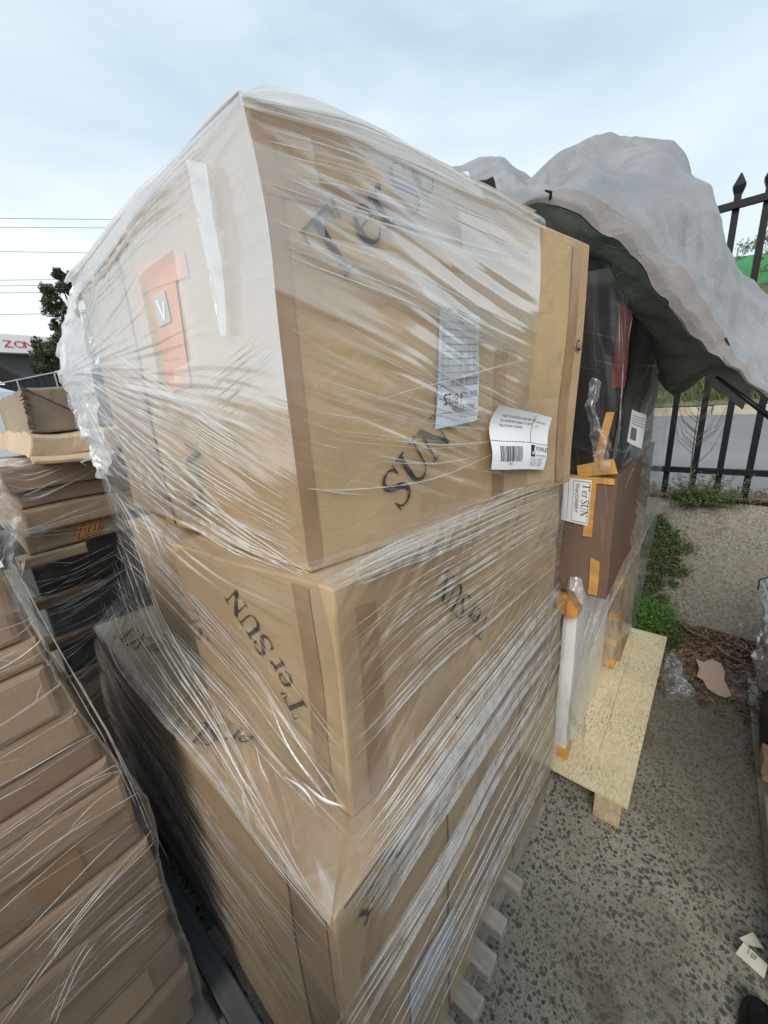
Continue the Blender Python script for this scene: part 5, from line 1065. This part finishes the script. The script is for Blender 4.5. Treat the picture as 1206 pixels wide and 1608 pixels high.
# leaf litter
def curl_leaf(mb, p, s, rg_):
    a = rg_.uniform(0, 6.28); d = V(math.cos(a), math.sin(a), rg_.gauss(0, .25)).normalized(); q = V(-d.y, d.x, rg_.gauss(0, .3)).normalized(); c = rg_.uniform(.1, .5); w = rg_.uniform(.18, .38); n_ = d.cross(q)
    i = len(mb.v); m_ = 4
    for k in range(m_+1):
        t = k/m_*2-1; ww = w*s*(1-t*t)**.6+.0006; o_ = p+d*s*t+n_*s*c*t*t
        mb.v += [o_-q*ww+n_*ww*.5, o_, o_+q*ww+n_*ww*.5]
    for k in range(m_):
        for j in range(2): a_ = i+k*3+j; mb.f.append((a_, a_+1, a_+4, a_+3)); mb.mi.append(0)
mb = MB()
for k in range(5200):
    y = r6.uniform(-.62, .25); ed = 3.17; x = ed-abs(r6.gauss(0, .13))*(1.2 if y < 0 else .6)
    if r6.random() < .18: x = r6.uniform(2.35, 3.2)
    if x > ed: continue
    hgt = max(0, .05*(1-(ed-x)/.35))
    curl_leaf(mb, V(x, y, .008+r6.uniform(0, 1)*hgt+.004), r6.uniform(.010, .030), r6)
o = mb.build('leaf_litter', DEAD, None, smooth=True); tag(o, 'drift of curled brown dead leaves along the foot of the bank', 'leaf litter', kind='stuff')
mb = MB()
for k in range(2600):
    y = r6.uniform(-.8, .5); x = 3.70+abs(r6.gauss(0, .06)) if r6.random() < .7 else r6.uniform(3.68, 4.2); curl_leaf(mb, V(x, y, .825+r6.uniform(0, .035)), r6.uniform(.010, .024), r6)
o = mb.build('leaf_litter', DEAD, None, smooth=True); tag(o, 'brown dead leaves caught along the top of the bank under the fence', 'leaf litter', kind='stuff')
mb = MB()
for k in range(900):
    x = r6.uniform(1.3, 3.0); y = r6.uniform(-.35, .0) ; s = r6.uniform(.001, .004)
    curl_leaf(mb, V(x, y, .004), s*1.6, r6)
o = mb.build('yard_debris', DEAD, None); tag(o, 'fine brown crumbs scattered over the concrete floor', 'debris', kind='stuff')
for k, (q, lab) in enumerate((((3.16, .03, .10), 'thick dead stick leaning at the top of the leaf drift'), ((3.05, -.16, .06), 'dead stick lying in the middle of the leaf drift'))):
    mb = MB(); p = V(*q); mb.tube([p, p+V(-.12, -.10, -.02), p+V(-.16, -.2, -.03)], [.005, .006, .003], 6); tag(mb.build('dead_stick', simple('stick', (.20, .15, .11), .9, var=.4)), lab, 'stick')
# torn card, film scrap
CARDT = cardboard('torn_pink_card', (.56, .40, .30), seed=7.7)
out_ = [(1093, 1035), (1105, 1040), (1118, 1035), (1132, 1042), (1138, 1055), (1137, 1068), (1143, 1080), (1149, 1093), (1140, 1096), (1124, 1090), (1110, 1080), (1104, 1068), (1094, 1062), (1098, 1050)]
P_ = [V(2.754, -0.121, 0.050), V(2.743, -0.158, 0.050), V(2.806, -0.197, 0.050), V(2.792, -0.239, 0.045), V(2.721, -0.257, 0.040), V(2.640, -0.254, 0.035), V(2.582, -0.270, 0.030), V(2.530, -0.287, 0.020), V(2.495, -0.262, 0.020), V(2.492, -0.219, 0.025), V(2.518, -0.179, 0.030), V(2.574, -0.160, 0.035), V(2.585, -0.131, 0.040), V(2.666, -0.140, 0.045)]
cen = sum(P_, Vector())/len(P_)+V(0, 0, .01); mb = MB()
for i in range(len(P_)): mb.poly([cen, P_[i], P_[(i+1) % len(P_)]])
tag(mb.build('torn_card', CARDT, solid=.003), 'torn pinkish piece of cardboard lying on the dead leaves', 'cardboard scrap')
rows = [[V(2.787, 0.025, 0.040), V(2.762, -0.022, 0.050), V(2.690, -0.059, 0.040)], [V(2.510, 0.024, 0.050), V(2.520, -0.035, 0.070), V(2.534, -0.085, 0.040)], [V(2.365, 0.014, 0.020), V(2.361, -0.041, 0.050), V(2.438, -0.132, 0.020)], [V(2.301, -0.004, 0.010), V(2.337, -0.047, 0.015), V(2.381, -0.115, 0.010)]]
o = sheet('film_scrap', rows, FILM_LOOSE, None, 18, 18, .008, (6, 20), crumple=.02, glare_milk=lambda s, t: .1); tag(o, 'crumpled scrap of clear film beside the strand board edge', 'plastic scrap')

# ================================================================ RIGHT EDGE
rows = [[V(3.065, -0.372, 0.550), V(3.092, -0.416, 0.550), V(3.083, -0.482, 0.550)], [V(2.594, -0.341, 0.420), V(2.489, -0.368, 0.450), V(2.465, -0.426, 0.450)], [V(2.430, -0.326, 0.300), V(2.380, -0.365, 0.330), V(2.340, -0.430, 0.350)], [V(2.401, -0.358, 0.200), V(2.318, -0.379, 0.250), V(2.340, -0.446, 0.250)]]
e_ = empty('wrapped_load', V(2.671, -0.504, 0.000), label='dark plastic wrapped load cut off by the right edge', cat='wrapped load')
b0 = [V(1.995, -0.358, 0.120), V(2.050, -0.627, 0.120), V(2.778, -0.729, 0.120), V(2.594, -0.386, 0.120)]
b0 = [V(q.x, q.y, .12) for q in b0]; b1 = [q+V(0, -.02, .32) for q in b0]
mb = MB(); grid_box(mb, b0, b1, (8, 8, 8), 2.0); mb.build('load', BLACKFILM, e_)
DG = film_mat('crumpled_grey_film', milk=.35, fine=.6, wide=.4, cross=.4, sc=(3, 30), tint=(.35, .37, .40))
sheet('grey_wrap', rows, DG, e_, 12, 12, .006, (6, 20), crumple=.02, glare_milk=lambda s, t: .4)
mb = MB(); q = V(2.882, -0.355, 0.620); mb.tube([V(2.671, -0.312, 0.620), V(2.817, -0.328, 0.620), V(2.904, -0.390, 0.620)], .004, 6); mb.build('wire_hook', BLKMETAL, e_)
e_ = empty('timber_pallet', V(1.785, -0.416, 0.000), label='grey timber pallet edge at the right border of the yard', cat='pallet')
mb = MB(); a = V(1.941, -0.358, 0.100); mb.box(a.x-.04, a.x+.04, a.y-.7, a.y, .085, .125); mb.build('deck_board', WOODP, e_, bevel=.003)
mb = MB(); mb.box(a.x-.05, a.x+.05, a.y-.7, a.y+.01, .126, .20); mb.build('carton_scrap', CB_PINK, e_, bevel=.003)
a = V(1.687, -0.355, 0.060); a2 = V(1.420, -0.332, 0.060)
mb = MB(); mb.box(a2.x-.30, a.x+.14, a.y-.8, a.y-.006, .005, .085); mb.build('bearer', WOODG, e_, bevel=.004)
mb = MB(); mb.box(a2.x-.25, a2.x-.12, a.y-.8, a.y+.012, .086, .12); mb.build('deck_board', WOODG, e_, bevel=.004)
e_ = empty('paper_tag', V(1.247, -0.304, 0.020), label='cream paper tags with a handwritten word at the right edge', cat='tag')
CREAM = simple('cream_paper', (.72, .66, .54), .7, var=.04)
mb = MB(); mb.quad(V(1.198, -0.265, 0.030), V(1.241, -0.284, 0.035), V(1.215, -0.335, 0.040), V(1.174, -0.325, 0.035)); mb.build('tag_card', CREAM, e_, solid=.001)
mb = MB(); mb.quad(V(1.252, -0.275, 0.025), V(1.292, -0.308, 0.030), V(1.261, -0.331, 0.032), V(1.243, -0.291, 0.028)); mb.build('tag_card', CREAM, e_, solid=.001)
a, b_ = V(1.246, -0.293, 0.000), V(1.229, -0.334, 0.000); ft = Flat(.0385); d_ = (b_-a)
cu = MB(); q0 = V(1.211, -0.291, 0.040); q1 = V(1.239, -0.299, 0.040); q2 = V(1.203, -0.313, 0.040)
for pts in ([q1+(q0-q1)*1.0, q1], [q1-(q2-q0)*.15, q1+(q2-q0)*.2], [q0+(q2-q0)*.35, q0+(q2-q0)*.35+(q1-q0)*.5, q0+(q2-q0)*.55+(q1-q0)*.5, q0+(q2-q0)*.55, q0+(q2-q0)*.35], [q0+(q2-q0)*.7, q0+(q2-q0)*.7+(q1-q0)*.5, q0+(q2-q0)*.85+(q1-q0)*.55]): cu.tube(pts, .0006, 4)
cu.build('handwriting', INK, e_)
mb = MB(); c = V(1.046, -0.315, 0.050)
r7 = random.Random(2)
i0 = 0; P_ = []
for k in range(9):
    for j in range(14):
        th = k/8*math.pi/2; ph = j/14*2*math.pi; rr = .055*(1+.12*r7.random()); P_.append(c+V(math.cos(th)*math.cos(ph)*rr*1.4, math.cos(th)*math.sin(ph)*rr*.8, math.sin(th)*rr*1.0-.045))
mb.v = P_
for k in range(8):
    for j in range(14): a_ = k*14+j; b_ = k*14+(j+1) % 14; mb.f.append((a_, b_, b_+14, a_+14)); mb.mi.append(0)
o = mb.build('shoe_toe', BLACKFILM, None, smooth=True); tag(o, 'black rounded shoe toe at the lower right corner', 'shoe')
